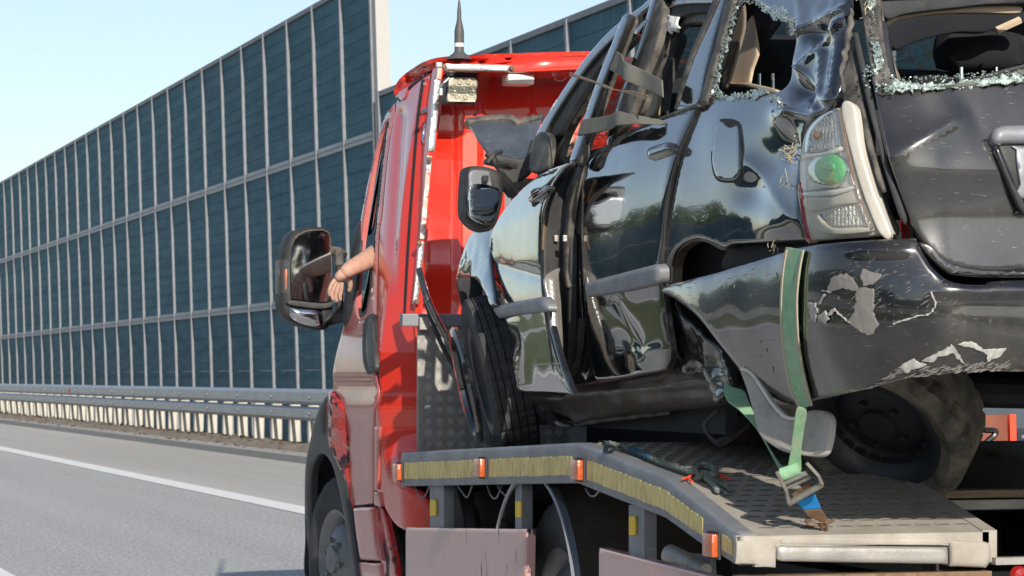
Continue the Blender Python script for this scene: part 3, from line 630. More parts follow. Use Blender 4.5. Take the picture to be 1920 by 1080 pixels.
em = cabsheet('oval_emblem', [(790, 250), (794, 232), (799, 230), (802, 246), (799, 264), (794, 272), (790, 264)], SC_, 'chrome', pan, off=.014, thick=.014, er=.006, step=3, holes=[[(793.5, 250), (796, 238), (798.3, 240), (798.6, 250), (796.5, 262), (794.2, 260)]])
cabsheet('emblem_diamond', [(793, 251), (796.4, 240), (799, 249), (796, 261)], SC_, 'chrome', em, off=.017, thick=.012, er=.004, step=2, sm=False)
# door, window, fender
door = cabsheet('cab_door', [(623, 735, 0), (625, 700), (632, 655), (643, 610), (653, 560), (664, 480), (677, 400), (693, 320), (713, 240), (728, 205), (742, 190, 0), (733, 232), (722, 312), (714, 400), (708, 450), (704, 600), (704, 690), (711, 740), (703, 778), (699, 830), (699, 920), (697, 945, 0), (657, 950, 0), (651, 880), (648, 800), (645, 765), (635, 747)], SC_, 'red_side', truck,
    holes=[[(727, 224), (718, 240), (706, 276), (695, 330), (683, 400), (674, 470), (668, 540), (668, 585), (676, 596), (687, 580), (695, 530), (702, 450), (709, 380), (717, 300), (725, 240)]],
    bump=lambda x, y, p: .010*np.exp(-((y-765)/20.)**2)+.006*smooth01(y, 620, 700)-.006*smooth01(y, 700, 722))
cabsheet('window_surround', [(729, 221), (717, 238), (704, 275), (693, 330), (681, 400), (672, 470), (666, 540), (666, 588), (675, 600), (689, 583), (697, 530), (704, 450), (711, 380), (719, 300), (727, 240)], SC_, 'plastic', door, off=-.008, thick=.015, er=.004, step=6,
    holes=[[(726, 230), (718, 246), (707, 282), (697, 335), (686, 400), (677, 470), (671, 540), (671, 580), (678, 588), (686, 574), (692, 530), (699, 450), (706, 380), (714, 300), (722, 245)]])
cabsheet('window_glass', [(724, 235), (716, 250), (706, 285), (696, 335), (684, 405), (676, 440), (692, 440), (700, 420), (706, 380), (714, 300), (721, 248)], SC_, 'darkglass', door, off=-.035, thick=.006, er=0, step=8)
cabsheet('quarter_window_frame', [(672, 415), (664, 430), (652, 500), (640, 600), (650, 605), (662, 560), (672, 470)], SC_, 'plastic', door, off=.008, thick=.012, step=6)
h = cabsheet('handle_recess', [(688, 590), (680, 605), (677, 640), (679, 680), (688, 702), (700, 700), (703, 660), (702, 600), (697, 588)], SC_, 'plastic', door, off=.010, thick=.015, er=.008, step=5)
cabsheet('door_handle', [(687, 600), (683, 630), (684, 670), (692, 698), (699, 690), (695, 640), (693, 600)], SC_, 'cladding', h, off=.028, thick=.02, er=.012, step=4)
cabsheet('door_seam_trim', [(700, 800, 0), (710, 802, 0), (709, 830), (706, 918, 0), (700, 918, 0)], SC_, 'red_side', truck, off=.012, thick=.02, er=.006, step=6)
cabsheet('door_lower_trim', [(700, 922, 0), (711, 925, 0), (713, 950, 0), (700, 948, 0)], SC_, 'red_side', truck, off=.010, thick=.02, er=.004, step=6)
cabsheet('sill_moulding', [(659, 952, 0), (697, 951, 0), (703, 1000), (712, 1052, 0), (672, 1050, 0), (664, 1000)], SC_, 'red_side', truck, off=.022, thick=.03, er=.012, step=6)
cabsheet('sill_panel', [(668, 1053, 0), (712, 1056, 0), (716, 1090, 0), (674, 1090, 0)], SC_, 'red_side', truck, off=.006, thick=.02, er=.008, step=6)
cabsheet('sill_end', [(704, 950), (716, 955), (730, 1010), (742, 1085), (718, 1085), (712, 1040)], SC_, 'red_scraped', truck, off=-.004, thick=.02, step=6)
cabsheet('torn_inner_arch', [(716, 950), (724, 958), (732, 990), (738, 1010), (736, 1020), (745, 1050), (748, 1090), (738, 1088), (728, 1020)], SC_, 'rubber', truck, off=-.03, thick=.02, step=5)
cabsheet('front_fender', [(622, 733, 0), (634, 747), (645, 766), (648, 800), (651, 880), (657, 952), (663, 1010), (672, 1088, 0), (664, 1088, 0), (654, 1000), (644, 905), (634, 852), (622, 828), (607, 812), (606, 780), (612, 750)], SC_, 'red_scraped', truck, off=.01, thick=.02, er=.01, step=6, bump=lambda x, y, p: .03*np.exp(-((x-632)/12.)**2)*(y < 900)+.006*nz3(p, 14))
clad = cabsheet('arch_cladding', [(620, 733), (601, 752), (587, 786), (577, 830), (569, 876), (568, 960), (573, 1020), (579, 1088, 0), (590, 1088, 0), (583, 1020), (578, 950), (579, 890), (590, 858), (604, 852), (618, 870), (630, 910), (640, 960), (650, 1020), (660, 1088, 0), (670, 1088, 0), (658, 1000), (646, 910), (636, 855), (624, 829), (608, 812), (606, 780), (611, 752)], SC_, 'cladding', truck, off=.022, thick=.03, er=.015, step=6)
cabsheet('wheel_arch_liner', [(582, 866), (606, 848), (622, 866), (640, 930), (655, 1010), (664, 1095), (580, 1095), (574, 1000), (574, 900)], surf_y(12.62), 'dark', truck, thick=.02, er=0)
b = MB(); b.box((3.4, 12.3, .65), (.5, .9, .7)); b.obj('wheel_housing', 'dark', truck)
# towing mirror
MY = 12.0
mir = sheet('wing_mirror', [(548, 436), (570, 428), (605, 425), (620, 432), (626, 460), (627, 540), (626, 590), (616, 616), (590, 617), (555, 606), (534, 590), (528, 560), (530, 500), (535, 460)], surf_y(MY), 'plastic', truck, thick=.10, er=.04, step=6)
strip('mirror_bezel', [(553, 446), (572, 434), (606, 431), (616, 436), (621, 470), (622, 562)], 3, 'seal', MY-.004, .01, mir)
p0, p1, p2 = PY(548, 440, MY-.030), PY(624, 500, MY-.036), PY(548, 600, MY-.020)
sheet('mirror_glass', [(553, 450), (572, 438), (605, 434), (616, 440), (620, 470), (621, 562), (610, 566), (560, 562), (548, 560), (546, 520), (548, 470)], surf_pl(p0, p1, p2), 'mirror', mir, thick=.004, step=10)
sheet('wide_angle_glass', [(545, 574), (560, 575), (600, 580), (608, 590), (606, 612), (590, 613), (560, 604), (546, 592)], surf_pl(p0, p1, p2), 'mirror', mir, thick=.004, er=.03, step=5, off=.004)
sheet('mirror_divider', [(545, 563), (600, 568), (624, 566), (624, 574), (600, 579), (545, 572)], surf_y(MY-.022), 'plastic', mir, thick=.02, er=.004, step=5)
b = MB(); b.box(PY(530, 519, MY+.04), (.04, .09, .155), Matrix.Rotation(.25, 3, 'Z'), .015); b.obj('turn_indicator', 'clear', mir)
b = MB(); b.box(PY(533, 525, MY+.04), (.025, .07, .10), Matrix.Rotation(.25, 3, 'Z'), .01); b.obj('indicator_bulb', 'amber', mir)
b = MB(); b.tube([PY(618, 470, MY+.02), PY(636, 472, MY+.02), PY(644, 480, MY)], .022, 10); b.tube([PY(634, 466, MY), PY(636, 497, MY)], .022, 10); b.obj('mirror_upper_pivot', 'seal', mir)
b = MB(); b.tube([PY(600, 600, MY+.03), PY(625, 596, MY+.03), PY(648, 590, MY-.03), PY(660, 588, MY-.05)], .03, 10); b.tube([PY(636, 492, MY), PY(637, 596, MY)], .017, 10); b.obj('mirror_arm', 'plastic', mir)
# antenna, work lamp, interior lamp
ant = PY(861, 112, 10.95)
b = MB(); prof = [(0, .32), (.0035, .315), (.006, .25), (.012, .245), (.012, .19), (.016, .18), (.02, .17), (.021, .14)]+[(.021+(.0025 if k % 2 else 0), .14-k*.006) for k in range(12)]+[(.022, .065)]
b.lathe([(0, .245), (.004, .24), (.0085, .20), (.0095, .165), (.014, .145), (.0185, .125)]+[(.019+(.0018 if k % 2 else 0), .12-k*.006) for k in range(8)]+[(.0195, .07), (.0195, .035), (.024, .028), (.045, .012), (.055, 0)], ant, (0, 0, 1), 20); an = b.obj('antenna', 'rubberant', truck, True)
b = MB(); b.lathe([(.0203, .052), (.0203, .068)], ant, (0, 0, 1), 20); b.obj('antenna_band', 'white', an, True)
b = MB(); b.tube([V(ant)+Vector((0, 0, .235)), V(ant)+Vector((0, 0, .30))], .003, 6); b.obj('antenna_tip', 'rubberant', an)
LY = 10.86
lamp = sheet('work_lamp', [(841, 144), (868, 142), (895, 144), (898, 150), (897, 175), (894, 192), (888, 196), (862, 195), (840, 194), (835, 188), (837, 165), (839, 148)], surf_y(LY), 'plastic', truck, thick=.06, er=.008, step=5)
sheet('lamp_glass', [(844, 147), (868, 145), (893, 147), (894, 170), (891, 190), (864, 191), (840, 190), (841, 165)], surf_y(LY-.006), 'floodglass', lamp, thick=.006, er=.004, step=5)
for x, y in ((851, 161), (862, 153), (878, 153), (886, 162), (885, 173), (867, 168), (850, 173), (858, 181), (873, 181)):
    b = MB(); b.lathe([(.0, .004), (.004, .002), (.009, -.006), (.0105, -.006), (.0115, 0)], PY(x, y, LY-.008), (0, 1, 0), 14); b.obj('led_cup', 'floodlens', lamp, True)
sheet('lamp_sill', [(842, 186), (891, 187), (891, 191), (842, 190)], surf_y(LY-.012), 'floodlens', lamp, thick=.006, sm=False)
b = MB(); b.tube(catmull([PY(846, 142, LY+.03), PY(838, 150, LY-.01), PY(828, 160, LY-.03), PY(825, 176, LY-.02)]), .004, 6); b.obj('lamp_cable', 'white', truck)
b = MB(); b.box(PY(826, 172, LY-.03), (.012, .02, .03), None, .003); b.obj('cable_clip', 'white', truck)
b = MB(); b.box(PY(866, 137, LY+.02), (.12, .05, .03)); b.obj('lamp_bracket', 'dark', truck)
b = MB(); b.box(PY(971, 150, 10.85), (.115, .10, .045), None, .012); il = b.obj('roof_light', 'white', truck, True)
b = MB(); b.box(PY(971, 150, 10.80), (.10, .012, .02), None, .004); b.obj('roof_light_lens', 'clear', il)
b = MB(); b.box(PY(1040, 139, 10.85), (.02, .02, .012)); b.obj('cable_clip', 'white', truck)
b = MB(); b.tube(catmull([PY(1043, 139, 10.8), PY(1041, 149, 10.8), PY(1052, 152, 10.8), PY(1062, 146, 10.8)]), .003, 6); b.obj('loose_wire', 'twine', truck)
# headboard tread plate, grey rail, hose
HY = 10.74
sheet('tread_plate', [(783, 606), (1100, 606), (1100, 852), (783, 852)], surf_y(HY), 'tread', truck, thick=.012, sm=False, step=40)
b = MB(); x0 = float(PY(783, 700, HY)[0]); n = 0
for i in range(14):
    for j in range(11):
        cx, cz = x0+.02+.046*i, .91+.046*j; s_ = 1 if (i+j) % 2 else -1
        for k in range(-2, 3):
            dx, dz = k*.0062, -k*.0062*s_; u = Vector((.0155, 0, .0155*s_)); w_ = Vector((.0016, 0, -.0016*s_)); c = Vector((cx+dx, HY-.0005, cz+dz)); t_ = Vector((0, -.004, 0))
            b.add([c-u, c+w_, c+u, c-w_, c-u*.75+t_, c+w_*.5+t_, c+u*.75+t_, c-w_*.5+t_], [(4, 5, 6, 7), (0, 1, 5, 4), (1, 2, 6, 5), (2, 3, 7, 6), (3, 0, 4, 7)])
o = b.obj('tread_bars', 'alu', truck); o['kind'] = 'stuff'
b = MB(); p = PY(783, 598, HY); b.box((3.6, HY, float(p[2])-.005), (1.5, .05, .05), None, .004); b.obj('headboard_rail', 'grey_steel', truck)
b = MB(); b.box(PY(795, 607, HY-.04), (.04, .02, .05), None, .004); b.obj('rail_bracket', 'alu', truck)
b = MB(); b.tube(catmull([PY(786, 505, 10.66), PY(800, 555, 10.6), PY(822, 605, 10.6), PY(850, 650, 10.6), PY(885, 682, 10.6), PY(925, 700, 10.6)]), .014, 10); b.obj('air_hose', 'black', truck, True)
b = MB(); b.tube(catmull([PY(790, 530, 10.66), PY(806, 590, 10.66), PY(830, 650, 10.68), PY(870, 720, 10.7)]), .009, 8); b.obj('air_hose', 'rubber', truck, True)
b = MB(); b.tube([PY(797, 764, 10.72), PY(806, 762, 10.72)], .007, 8); b.obj('cable_tie', 'white', truck)
b = MB(); b.box((4.2, 10.80, 1.12), (1.45, .02, .5)); b.box((4.2, 10.0, 1.0), (.3, .8, .25)); b.obj('headboard', 'dark', truck)  # headboard continued as an added dark sheet for the shade under the car
# ---- loading bed
def prof(pts): q = PX(np.array([p[0] for p in pts], float), np.array([p[1] for p in pts], float), TX); return [(float(a[1]), float(a[2])) for a in q]
TOPP = [(748, 848), (1080, 830), (1245, 893), (1383, 1003)]; PT = prof(TOPP)
def deckz(y): return float(np.interp(y, [p[0] for p in PT][::-1], [p[1] for p in PT][::-1]))
rail = sheet('side_rail', [(748, 852, 0), (752, 848), (900, 840), (1080, 830), (1112, 841), (1245, 893), (1312, 946), (1383, 1003, 0), (1379, 1060, 0), (1310, 1018), (1245, 971), (1160, 938), (1080, 906), (900, 909), (748, 912, 0)], surf_x(TX), 'grey_steel', truck, thick=.045, er=.009, step=14, sm=False)
# reflective tape: single foil segments
def lerp_top(x): return np.interp(x, [748, 1080, 1245, 1383], [848, 830, 893, 1003])
def lerp_bot(x): return np.interp(x, [748, 1080, 1245, 1379], [911, 906, 971, 1060])
segs = list(np.arange(758, 897, 6.6))+[None]+list(np.arange(917, 1079, 7.4))+[None]+list(np.arange(1101, 1244, 9.2))+list(np.arange(1246, 1326, 9.0))+[None]+[1353, 1364, 1374]
for a, c in zip(segs[:-1], segs[1:]):
    if a is None or c is None: continue
    a, c = float(a), float(c)-.9
    t = lambda x, k: float(lerp_top(x)*(1-k)+lerp_bot(x)*k)
    j = random.uniform(-.012, .012)
    sheet('reflective_tape', [(a, t(a, .32+j)), (c, t(c, .32+j)), (c, t(c, .80+j)), (a, t(a, .80+j))], surf_x(TX-.0015), 'yellow', truck, thick=.002, sm=False, step=40)
for x, y in ((751, 885), (906, 877), (1089, 881), (1340, 1022)):
    p = PX(x, y, TX); s_ = 1.0 if x < 1300 else 1.05
    b = MB(); b.box((TX-.012, p[1], p[2]), (.024, .075*s_, .066), None, .006); o = b.obj('side_marker', 'amber', truck, True)
    b = MB(); b.box((TX-.002, p[1], p[2]), (.008, .088*s_, .078), None, .002); b.obj('marker_base', 'rubber', o)
# deck tracks
XI = 3.616
def track(name, xa, xb):
    P = [(y, z) for y, z in PT]; b = MB(); lp = [(xa, y, z-.004) for y, z in P]+[(xa, y, z-.035) for y, z in P[::-1]]; b.prism(lp, (xb-xa, 0, 0)); return b.obj(name, 'deck', truck)
track('deck_track', TX+.012, XI); track('deck_track', 4.22, 4.98)
sheet('far_side_rail', [(748, 852, 0), (900, 840), (1080, 830), (1245, 893), (1383, 1003, 0), (1379, 1060, 0), (1245, 971), (1080, 906), (748, 912, 0)], lambda x, y: (lambda r_: (r_[0]+np.array([2.13, 0, 0]), r_[1]))(surf_x(TX)(x, y)), 'grey_steel', truck, thick=.045, sm=False, step=40)
M['slot'] = mat('dark_slot', (.12, .11, .10), .9)
def louvre_mesh():
    v = []; f = []; n = 9; m = 4; L, D, Hh = .025, .024, .0055
    for i in range(n):
        u = -1+2*i/(n-1); w_ = math.sqrt(max(0, 1-u*u))
        for j in range(m+1):
            t = j/m; v.append((u*L, -.004+t*D*w_, Hh*w_*math.cos(t*math.pi/2)))
    for i in range(n-1):
        for j in range(m): f.append((i*(m+1)+j, (i+1)*(m+1)+j, (i+1)*(m+1)+j+1, i*(m+1)+j+1))
    s0 = len(f); bl = len(v)
    for i in range(n): u = -1+2*i/(n-1); v.append((u*L, -.004, 0))
    for i in range(n-1): f.append((bl+i, bl+i+1, (i+1)*(m+1), i*(m+1)))
    me = bpy.data.meshes.new('louvre'); me.from_pydata(v, [], f); me.update(); me.materials.append(M['deck']); me.materials.append(M['slot'])
    for k, p in enumerate(me.polygons): p.use_smooth = k < s0; p.material_index = 1 if k >= s0 else 0
    return me
lm = louvre_mesh(); cnt = 0; rest = MB(); row = 0; y = PT[3][0]+.075
while y < 10.5:
    n_ = 11 if y > PT[1][0] else 12
    for i in range(11):
        x = 2.965+.0600*i+(.03 if row % 2 else 0)
        if x > XI-.05: continue
        z = deckz(y)-.004; sl = math.atan2(deckz(y+.01)-deckz(y-.01), .02)
        if cnt < 290:
            o = bpy.data.objects.new('louvre', lm); COL.objects.link(o); o.parent = truck; o.location = Vector((x+random.uniform(-.002, .002), y+random.uniform(-.002, .002), z))-truck.location; o.rotation_euler = (sl, 0, random.uniform(-.06, .06)); cnt += 1
        else:
            mx_ = Matrix.Translation((x, y, z)) @ Matrix.Rotation(sl, 4, 'X'); rest.add([(mx_ @ v_.co)[:] for v_ in lm.vertices], [p.vertices[:] for p in lm.polygons])
    y += .052; row += 1
o = rest.obj('louvres', 'deck', truck, True); o['kind'] = 'stuff'
# ramp end
EY = PT[3][0]
yb = EY-.002
def yb_sheet(nm, pts, mt, Y, th=.03, **k): return sheet(nm, pts, surf_y(Y), mt, truck, thick=th, sm=False, er=k.pop('er', .004), step=k.pop('step', 14), **k)
yb_sheet('ramp_end_plate', [(1382, 1004), (1780, 1010), (1780, 1023), (1456, 1021), (1455, 1064), (1416, 1063), (1416, 1058), (1380, 1057)], 'deck', yb, .02, holes=[[(1383, 1007), (1394, 1007), (1394, 1014), (1383, 1014)]], hsm=False)
yb_sheet('ramp_end_block', [(1782, 1011), (1852, 1014), (1861, 1022), (1860, 1052), (1852, 1065), (1784, 1062)], 'deck', yb-.004, .05, er=.012, step=8)
yb_sheet('ramp_slide_bar', [(1459, 1026), (1466, 1023), (1779, 1026), (1780, 1058), (1468, 1053), (1459, 1048)], 'alu', yb-.012, .05, er=.01, step=10)
b = MB(); b.box((3.25, EY+.05, .60), (.76, .08, .10)); b.obj('ramp_underframe', 'rust', truck)
P = [(y, z) for y, z in PT[1:]]; b = MB(); b.prism([(XI-.02, y, z+.0) for y, z in P]+[(XI-.02, y, z-.09) for y, z in P[::-1]], (.045, 0, 0)); b.obj('inner_ramp_edge', 'deck', truck)
# cross members between the tracks
CY = 7.62; zc_ = deckz(CY)
b = MB(); b.box((3.93, CY+.03, float(PY(1800, 926, CY)[2])), (.66, .12, .024), None, .004); b.obj('timber_board', 'wood', truck)
b = MB(); b.box((3.93, CY+.02, float(PY(1800, 947, CY)[2])), (.70, .04, .03), None, .003); b.obj('cross_beam', 'deck', truck)
b = MB(); b.box((4.0, EY+.0, float(PY(1890, 1051, EY)[2])), (.75, .05, .02)); b.obj('lower_cross_beam', 'alu', truck)
b = MB(); b.box((3.95, EY+.01, float(PY(1880, 1090, EY)[2])), (.50, .02, .075), None, .004); pb = b.obj('lamp_board', 'deck', truck)
b = MB(); b.lathe([(0, -.02), (.02, -.016), (.028, 0)], PY(1910, 1078, EY-.01), (0, 1, 0), 16); b.obj('tail_lamp', 'redlens', pb, True)
b = MB(); b.box((3.92, 9.0, .55), (1.0, 3.3, .12)); b.box((3.5, 9, .70), (.10, 3.6, .14)); b.box((4.3, 9, .70), (.10, 3.6, .14)); b.box((3.92, 8.6, .80), (.66, 1.9, .012)); b.box((3.92, 10.2, .86), (.66, 1.0, .012)); b.box((4.25, 8.3, .62), (1.4, .03, .66)); b.obj('chassis_frame_and_cover', 'dark', truck)  # last box is an added dark panel standing for the shade below the deck
b = MB(); b.box((3.3, 10.5, .55), (.6, .5, .45), None, .05); b.tube(catmull([(3.0, 10.6, .82), (3.0, 10.4, .8), (3.0, 10.25, .65), (3.0, 10.25, .5)]), .03, 10); b.obj('undercab_tank', 'dark', truck)
# marker board and rod at the far side
sheet('marker_board', [(1840, 778), (1893, 777), (1894, 846), (1840, 846)], surf_y(9.62), 'brownred', truck, thick=.02, sm=False, step=12)
sheet('marker_edge', [(1893, 777), (1905, 777), (1907, 856), (1895, 855)], surf_y(9.60), 'orange', truck, thick=.03, sm=False, step=12)
sheet('marker_foot', [(1842, 846), (1896, 846), (1896, 857), (1842, 857)], surf_y(9.60), 'rust', truck, thick=.02, sm=False, step=12)
b = MB(); b.tube(catmull([PY(1838, 862, 9.5), PY(1845, 835, 9.5), PY(1863, 818, 9.5), PY(1866, 808, 9.5), PY(1845, 806, 9.5)]), .012, 8); b.obj('stake_rod', 'black', truck)
# legs, skirts, wires
for x0, x1, y1, ym in ((806, 832, 988, (937, 967)), (966, 978, 992, (940, 970)), (1179, 1208, 1050, (968, 1003))):
    yt = float(lerp_bot((x0+x1)/2)); sheet('bed_leg', [(x0, yt-4), (x1, yt-4), (x1, y1+20), (x0, y1+20)], surf_x(TX+.03), 'grey_steel', truck, thick=.04, sm=False, step=20)
    w_ = (x1-x0)*.28 if x1-x0 > 20 else 7; sheet('yellow_reflector', [(x0, ym[0]), (x0+w_+3, ym[0]), (x0+w_+3, ym[1]), (x0, ym[1])], surf_x(TX+.022), 'yellow_bright', truck, thick=.006, sm=False, step=20)
sheet('side_skirt', [(759, 989), (986, 992), (984, 1100), (759, 1100)], surf_x(TX+.01), 'red_worn_sheen', truck, thick=.03, sm=False, step=12, er=.006)
sheet('side_skirt', [(1121, 1027), (1340, 1082), (1345, 1110), (1121, 1110)], surf_x(TX+.01), 'red_worn_sheen', truck, thick=.03, sm=False, step=12, er=.006)
for x0, y0, n_ in ((800, 912, 0), (880, 912, 1), (935, 912, 2), (955, 912, 3), (1120, 918, 4)):
    rr = random.Random(n_); b = MB(); b.tube(catmull([PX(x0-22, y0-2, TX+.05), PX(x0-14, y0+12+rr.uniform(-4, 6), TX+.04), PX(x0-4, y0+14+rr.uniform(-4, 8), TX+.05), PX(x0+6, y0-2, TX+.05)]), .0035, 6); b.obj('lamp_wire', 'grey_steel', truck)
b = MB(); b.lathe([(0, -.02), (.03, -.02), (.03, .09), (.024, .095), (.024, .16), (0, .16)], PX(1262, 1042, TX+.05), (.3, -1, -.25), 16); b.obj('hydraulic_ram', 'alu', truck, True)
sheet('ram_bracket', [(1246, 1034), (1330, 1040), (1332, 1090), (1246, 1060)], surf_x(TX+.12), 'grey_steel', truck, thick=.02, sm=False, step=20)
# mudguard and wheels
WC = Vector((2.95, 9.07, .39))
def guard(name, c, r, x0, x1, a0, a1, th, mt):
    b = MB(); v = []; f = []; n = 40
    for i in range(n+1):
        a = R(a0+(a1-a0)*i/n)
        for (x, rr) in ((x0, r), (x0, r+th), (x0+.02, r+th+.012), (x1, r+th+.012), (x1, r)): v.append((x, c.y+rr*math.cos(a), c.z+rr*math.sin(a)))
    for i in range(n):
        for j in range(5): f.append((i*5+j, i*5+(j+1) % 5, (i+1)*5+(j+1) % 5, (i+1)*5+j))
    b.add(v, f); return b.obj(name, mt, truck, True, 30)
gd = guard('mudguard', WC+Vector((0, 0, .0)), .47, TX+.02, 3.42, -25, 205, .012, 'black')
b = MB(); b.tube([(TX+.018, WC.y+.482*math.cos(R(a)), WC.z+.482*math.sin(R(a))) for a in np.linspace(-25, 205, 50)], .006, 6); b.obj('mudguard_edge', 'galv', gd, True)
def wheel(parent, c, axis, rt, wd, rr, mt_t='rubber', mt_r='steelwheel', dish=.05, bolts=6, holes=0, seg=120, hub='steelwheel', tg=None):
    # axis points outwards; tyre centre c
    sw = wd*.5; pr = [(rr-.01, sw*.72), (rr+.012, sw*.86), (rr+(rt-rr)*.5, sw*1.02), (rt-.03, sw*.97), (rt-.008, sw*.84)]
    zz = [.80, .60, .56, .52, .30, .26, .22, -.05, -.09, -.13, -.40, -.44, -.48, -.80]; gr_ = {.56, .26, -.09, -.44}
    for z in zz: pr.append((rt-(.009 if z in gr_ else 0), sw*z))
    pr += [(rt-.008, -sw*.84), (rt-.03, -sw*.97), (rr+(rt-rr)*.5, -sw*1.02), (rr+.012, -sw*.86), (rr-.01, -sw*.72)]
    def mod(r, z, i, j):
        if tg and r > rt-.012 and i % tg == 0: return r-.009
        if r > rt-.02 and abs(z) > sw*.28 and (i+(0 if z > 0 else 3)) % 6 == 0: return r-.008
        return r
    b = MB(); b.lathe(pr, c, axis, seg, mod); ty = b.obj('tyre', mt_t, parent, True, 40)
    b = MB(); b.lathe([(rr-.02, -sw*.72), (rr-.012, sw*.3), (rr+.004, sw*.74), (rr+.012, sw*.86), (rr+.010, sw*.90), (rr-.008, sw*.86), (rr-.03, sw*.55), (rr*.80, sw*.40), (rr*.72, sw*.52-dish), (rr*.45, sw*.75-dish), (rr*.30, sw*.80-dish), (rr*.28, sw*.95-dish), (0, sw*.97-dish)], c, axis, 64); ri = b.obj('rim', mt_r, ty, True, 50)
    ax = Vector(axis).normalized(); u = Vector((0, 0, 1)); u = (u-ax*u.dot(ax)).normalized(); w_ = ax.cross(u)
    for k in range(bolts):
        a = 2*math.pi*k/bolts+.3; p = Vector(c)+(u*math.cos(a)+w_*math.sin(a))*rr*.42+ax*(sw*.76-dish); b = MB(); b.lathe([(.012, 0), (.012, .018), (0, .02)], p, ax, 6); b.obj('wheel_nut', hub, ty)
    for k in range(holes):
        a = 2*math.pi*(k+.5)/holes; e = u*math.cos(a)+w_*math.sin(a); t_ = ax.cross(e); p = Vector(c)+e*rr*.775+ax*(sw*.50-dish*.5)
        b = MB(); q = [p+(t_*math.cos(g)*.020+e*math.sin(g)*.012) for g in np.linspace(0, 2*math.pi, 13)[:-1]]; b.prism([tuple(z) for z in q], tuple(ax*.012)); b.obj('rim_slot', 'dark', ty)
    return ty
wheel(truck, WC+Vector((.12, 0, 0)), (-1, 0, 0), .39, .23, .215, 'rubber', 'steelwheel', -.02)
wheel(truck, Vector((3.03, 12.2, .38)), Vector((-1, -.12, 0)), .37, .225, .215, 'rubber', 'steelwheel', -.02)
wheel(truck, Vector((4.78, 9.07, .39)), (1, 0, 0), .39, .23, .215); wheel(truck, Vector((4.76, 12.2, .38)), (1, 0, 0), .37, .225, .215)
# ------------------------------------------------------------------ wrecked SUV on the bed
suv = thing('wrecked_suv', 'crashed black estate car with smashed windows and torn rear bumper strapped on the truck bed', 'car', (3.87, 8.2, .95))
def sbase(y): return .95-.035*(y-8)
RR = .20
_k = [0, .2, .32, .5, .64, .74, .82, .90, .98, 1.07, 1.2, 1.4, 1.6, 1.75]; _v = [.84, .87, .895, .918, .930, .932, .928, .918, .900, .872, .842, .79, .73, .68]
HW_W = np.linspace(0, 1.75, 120); _t = np.interp(HW_W, _k, _v); HW_V = np.convolve(np.pad(_t, 6, 'edge'), np.hanning(13)/np.hanning(13).sum(), 'valid')
YR_W = np.linspace(0, 1.8, 120); _t = np.interp(YR_W, [0, .3, .45, .62, .74, .90, 1.06, 1.12, 1.66, 1.8], [6.42, 6.40, 6.41, 6.42, 6.412, 6.45, 6.50, 6.525, 6.88, 6.97]); YR_V = np.convolve(np.pad(_t, 4, 'edge'), np.hanning(9)/np.hanning(9).sum(), 'valid')
def suvF(p):
    x, y, z = p[..., 0], p[..., 1], p[..., 2]; w = z-sbase(y)
    hw = np.interp(w, HW_W, HW_V)
    yr = np.interp(w, YR_W, YR_V)+.07*((x-3.87)/.93)**2
    qx = np.abs(x-3.87)-(hw-RR); qy = np.abs(y-(10.6+yr)/2)-((10.6-yr)/2-RR)
    pl = np.sqrt(np.maximum(qx, 0)**2+np.maximum(qy, 0)**2)-RR+np.minimum(np.maximum(qx, qy), 0)
    tp = w-(1.72-.06*((x-3.87)/.8)**2); k = .14
    h = np.clip(.5+.5*(pl-tp)/k, 0, 1); return tp*(1-h)+pl*h+k*h*(1-h)
S = surf_sdf(suvF, 5.5, 14)
def ss(name, pts, mt, parent=None, **k):
    k.setdefault('thick', .006); k.setdefault('er', .006); k.setdefault('step', 8); return sheet(name, pts, k.pop('surf', S), mt, parent or suv, **k)
def G(cx, cy, r, amp, sx=1., rot=0.): 
    c, s = math.cos(rot), math.sin(rot)
    return lambda x, y: amp*np.exp(-((((x-cx)*c+(y-cy)*s)/(r*sx))**2+((-(x-cx)*s+(y-cy)*c)/r)**2))
def ridge(x1, y1, x2, y2, w, amp):
    L = math.hypot(x2-x1, y2-y1); ux, uy = (x2-x1)/L, (y2-y1)/L
    def f(x, y):
        t = (x-x1)*ux+(y-y1)*uy; d = np.abs(-(x-x1)*uy+(y-y1)*ux); e = smooth01(t, -w, w*.5)*(1-smooth01(t, L-w*.5, L+w)); return amp*np.exp(-d/w)*e
    return f
def addf(*fs): return lambda x, y, p: sum(f(x, y) for f in fs)
# dark structure behind the skins
b = MB(); b.box((3.16, 8.9, 1.50), (.04, 1.9, .95)); b.box((3.16, 7.4, 1.70), (.04, 1.1, .55)); b.box((3.95, 8.2, 1.33), (1.50, 3.2, .05)); b.obj('floor_and_leak_planes', 'dark', suv)  # floor, plus dark side planes added to stop light leaking past the doors
b = MB(); b.box((4.72, 8.5, 1.55), (.06, 3.4, .85)); b.box((3.87, 10.0, 1.5), (1.6, .08, .9)); b.box((4.66, 7.0, 2.18), (.05, .35, .52)); b.box((4.62, 8.1, 2.18), (.05, .14, .54)); b.box((4.56, 7.7, 2.44), (.06, 1.9, .08)); b.obj('far_side_body', 'black', suv)
v = []; f = []
for i, y in enumerate(np.linspace(6.93, 8.35, 12)):
    for j, x in enumerate(np.linspace(3.14, 4.60, 12)): v.append((x, y, sbase(y)+1.545-.06*((x-3.87)/.8)**2+.012*mnoise.noise(Vector((x*4, y*4, 0)))-.05*smooth01(y, 7.9, 8.35)))
for i in range(11):
    for j in range(11): f.append((i*12+j, i*12+j+1, (i+1)*12+j+1, (i+1)*12+j))
b = MB(); b.add(v, f); b.obj('roof', 'black', suv, True)
b = MB(); b.add([(x, y, z-.06) for x, y, z in v], f); b.obj('headliner', 'brownplastic', suv, True)
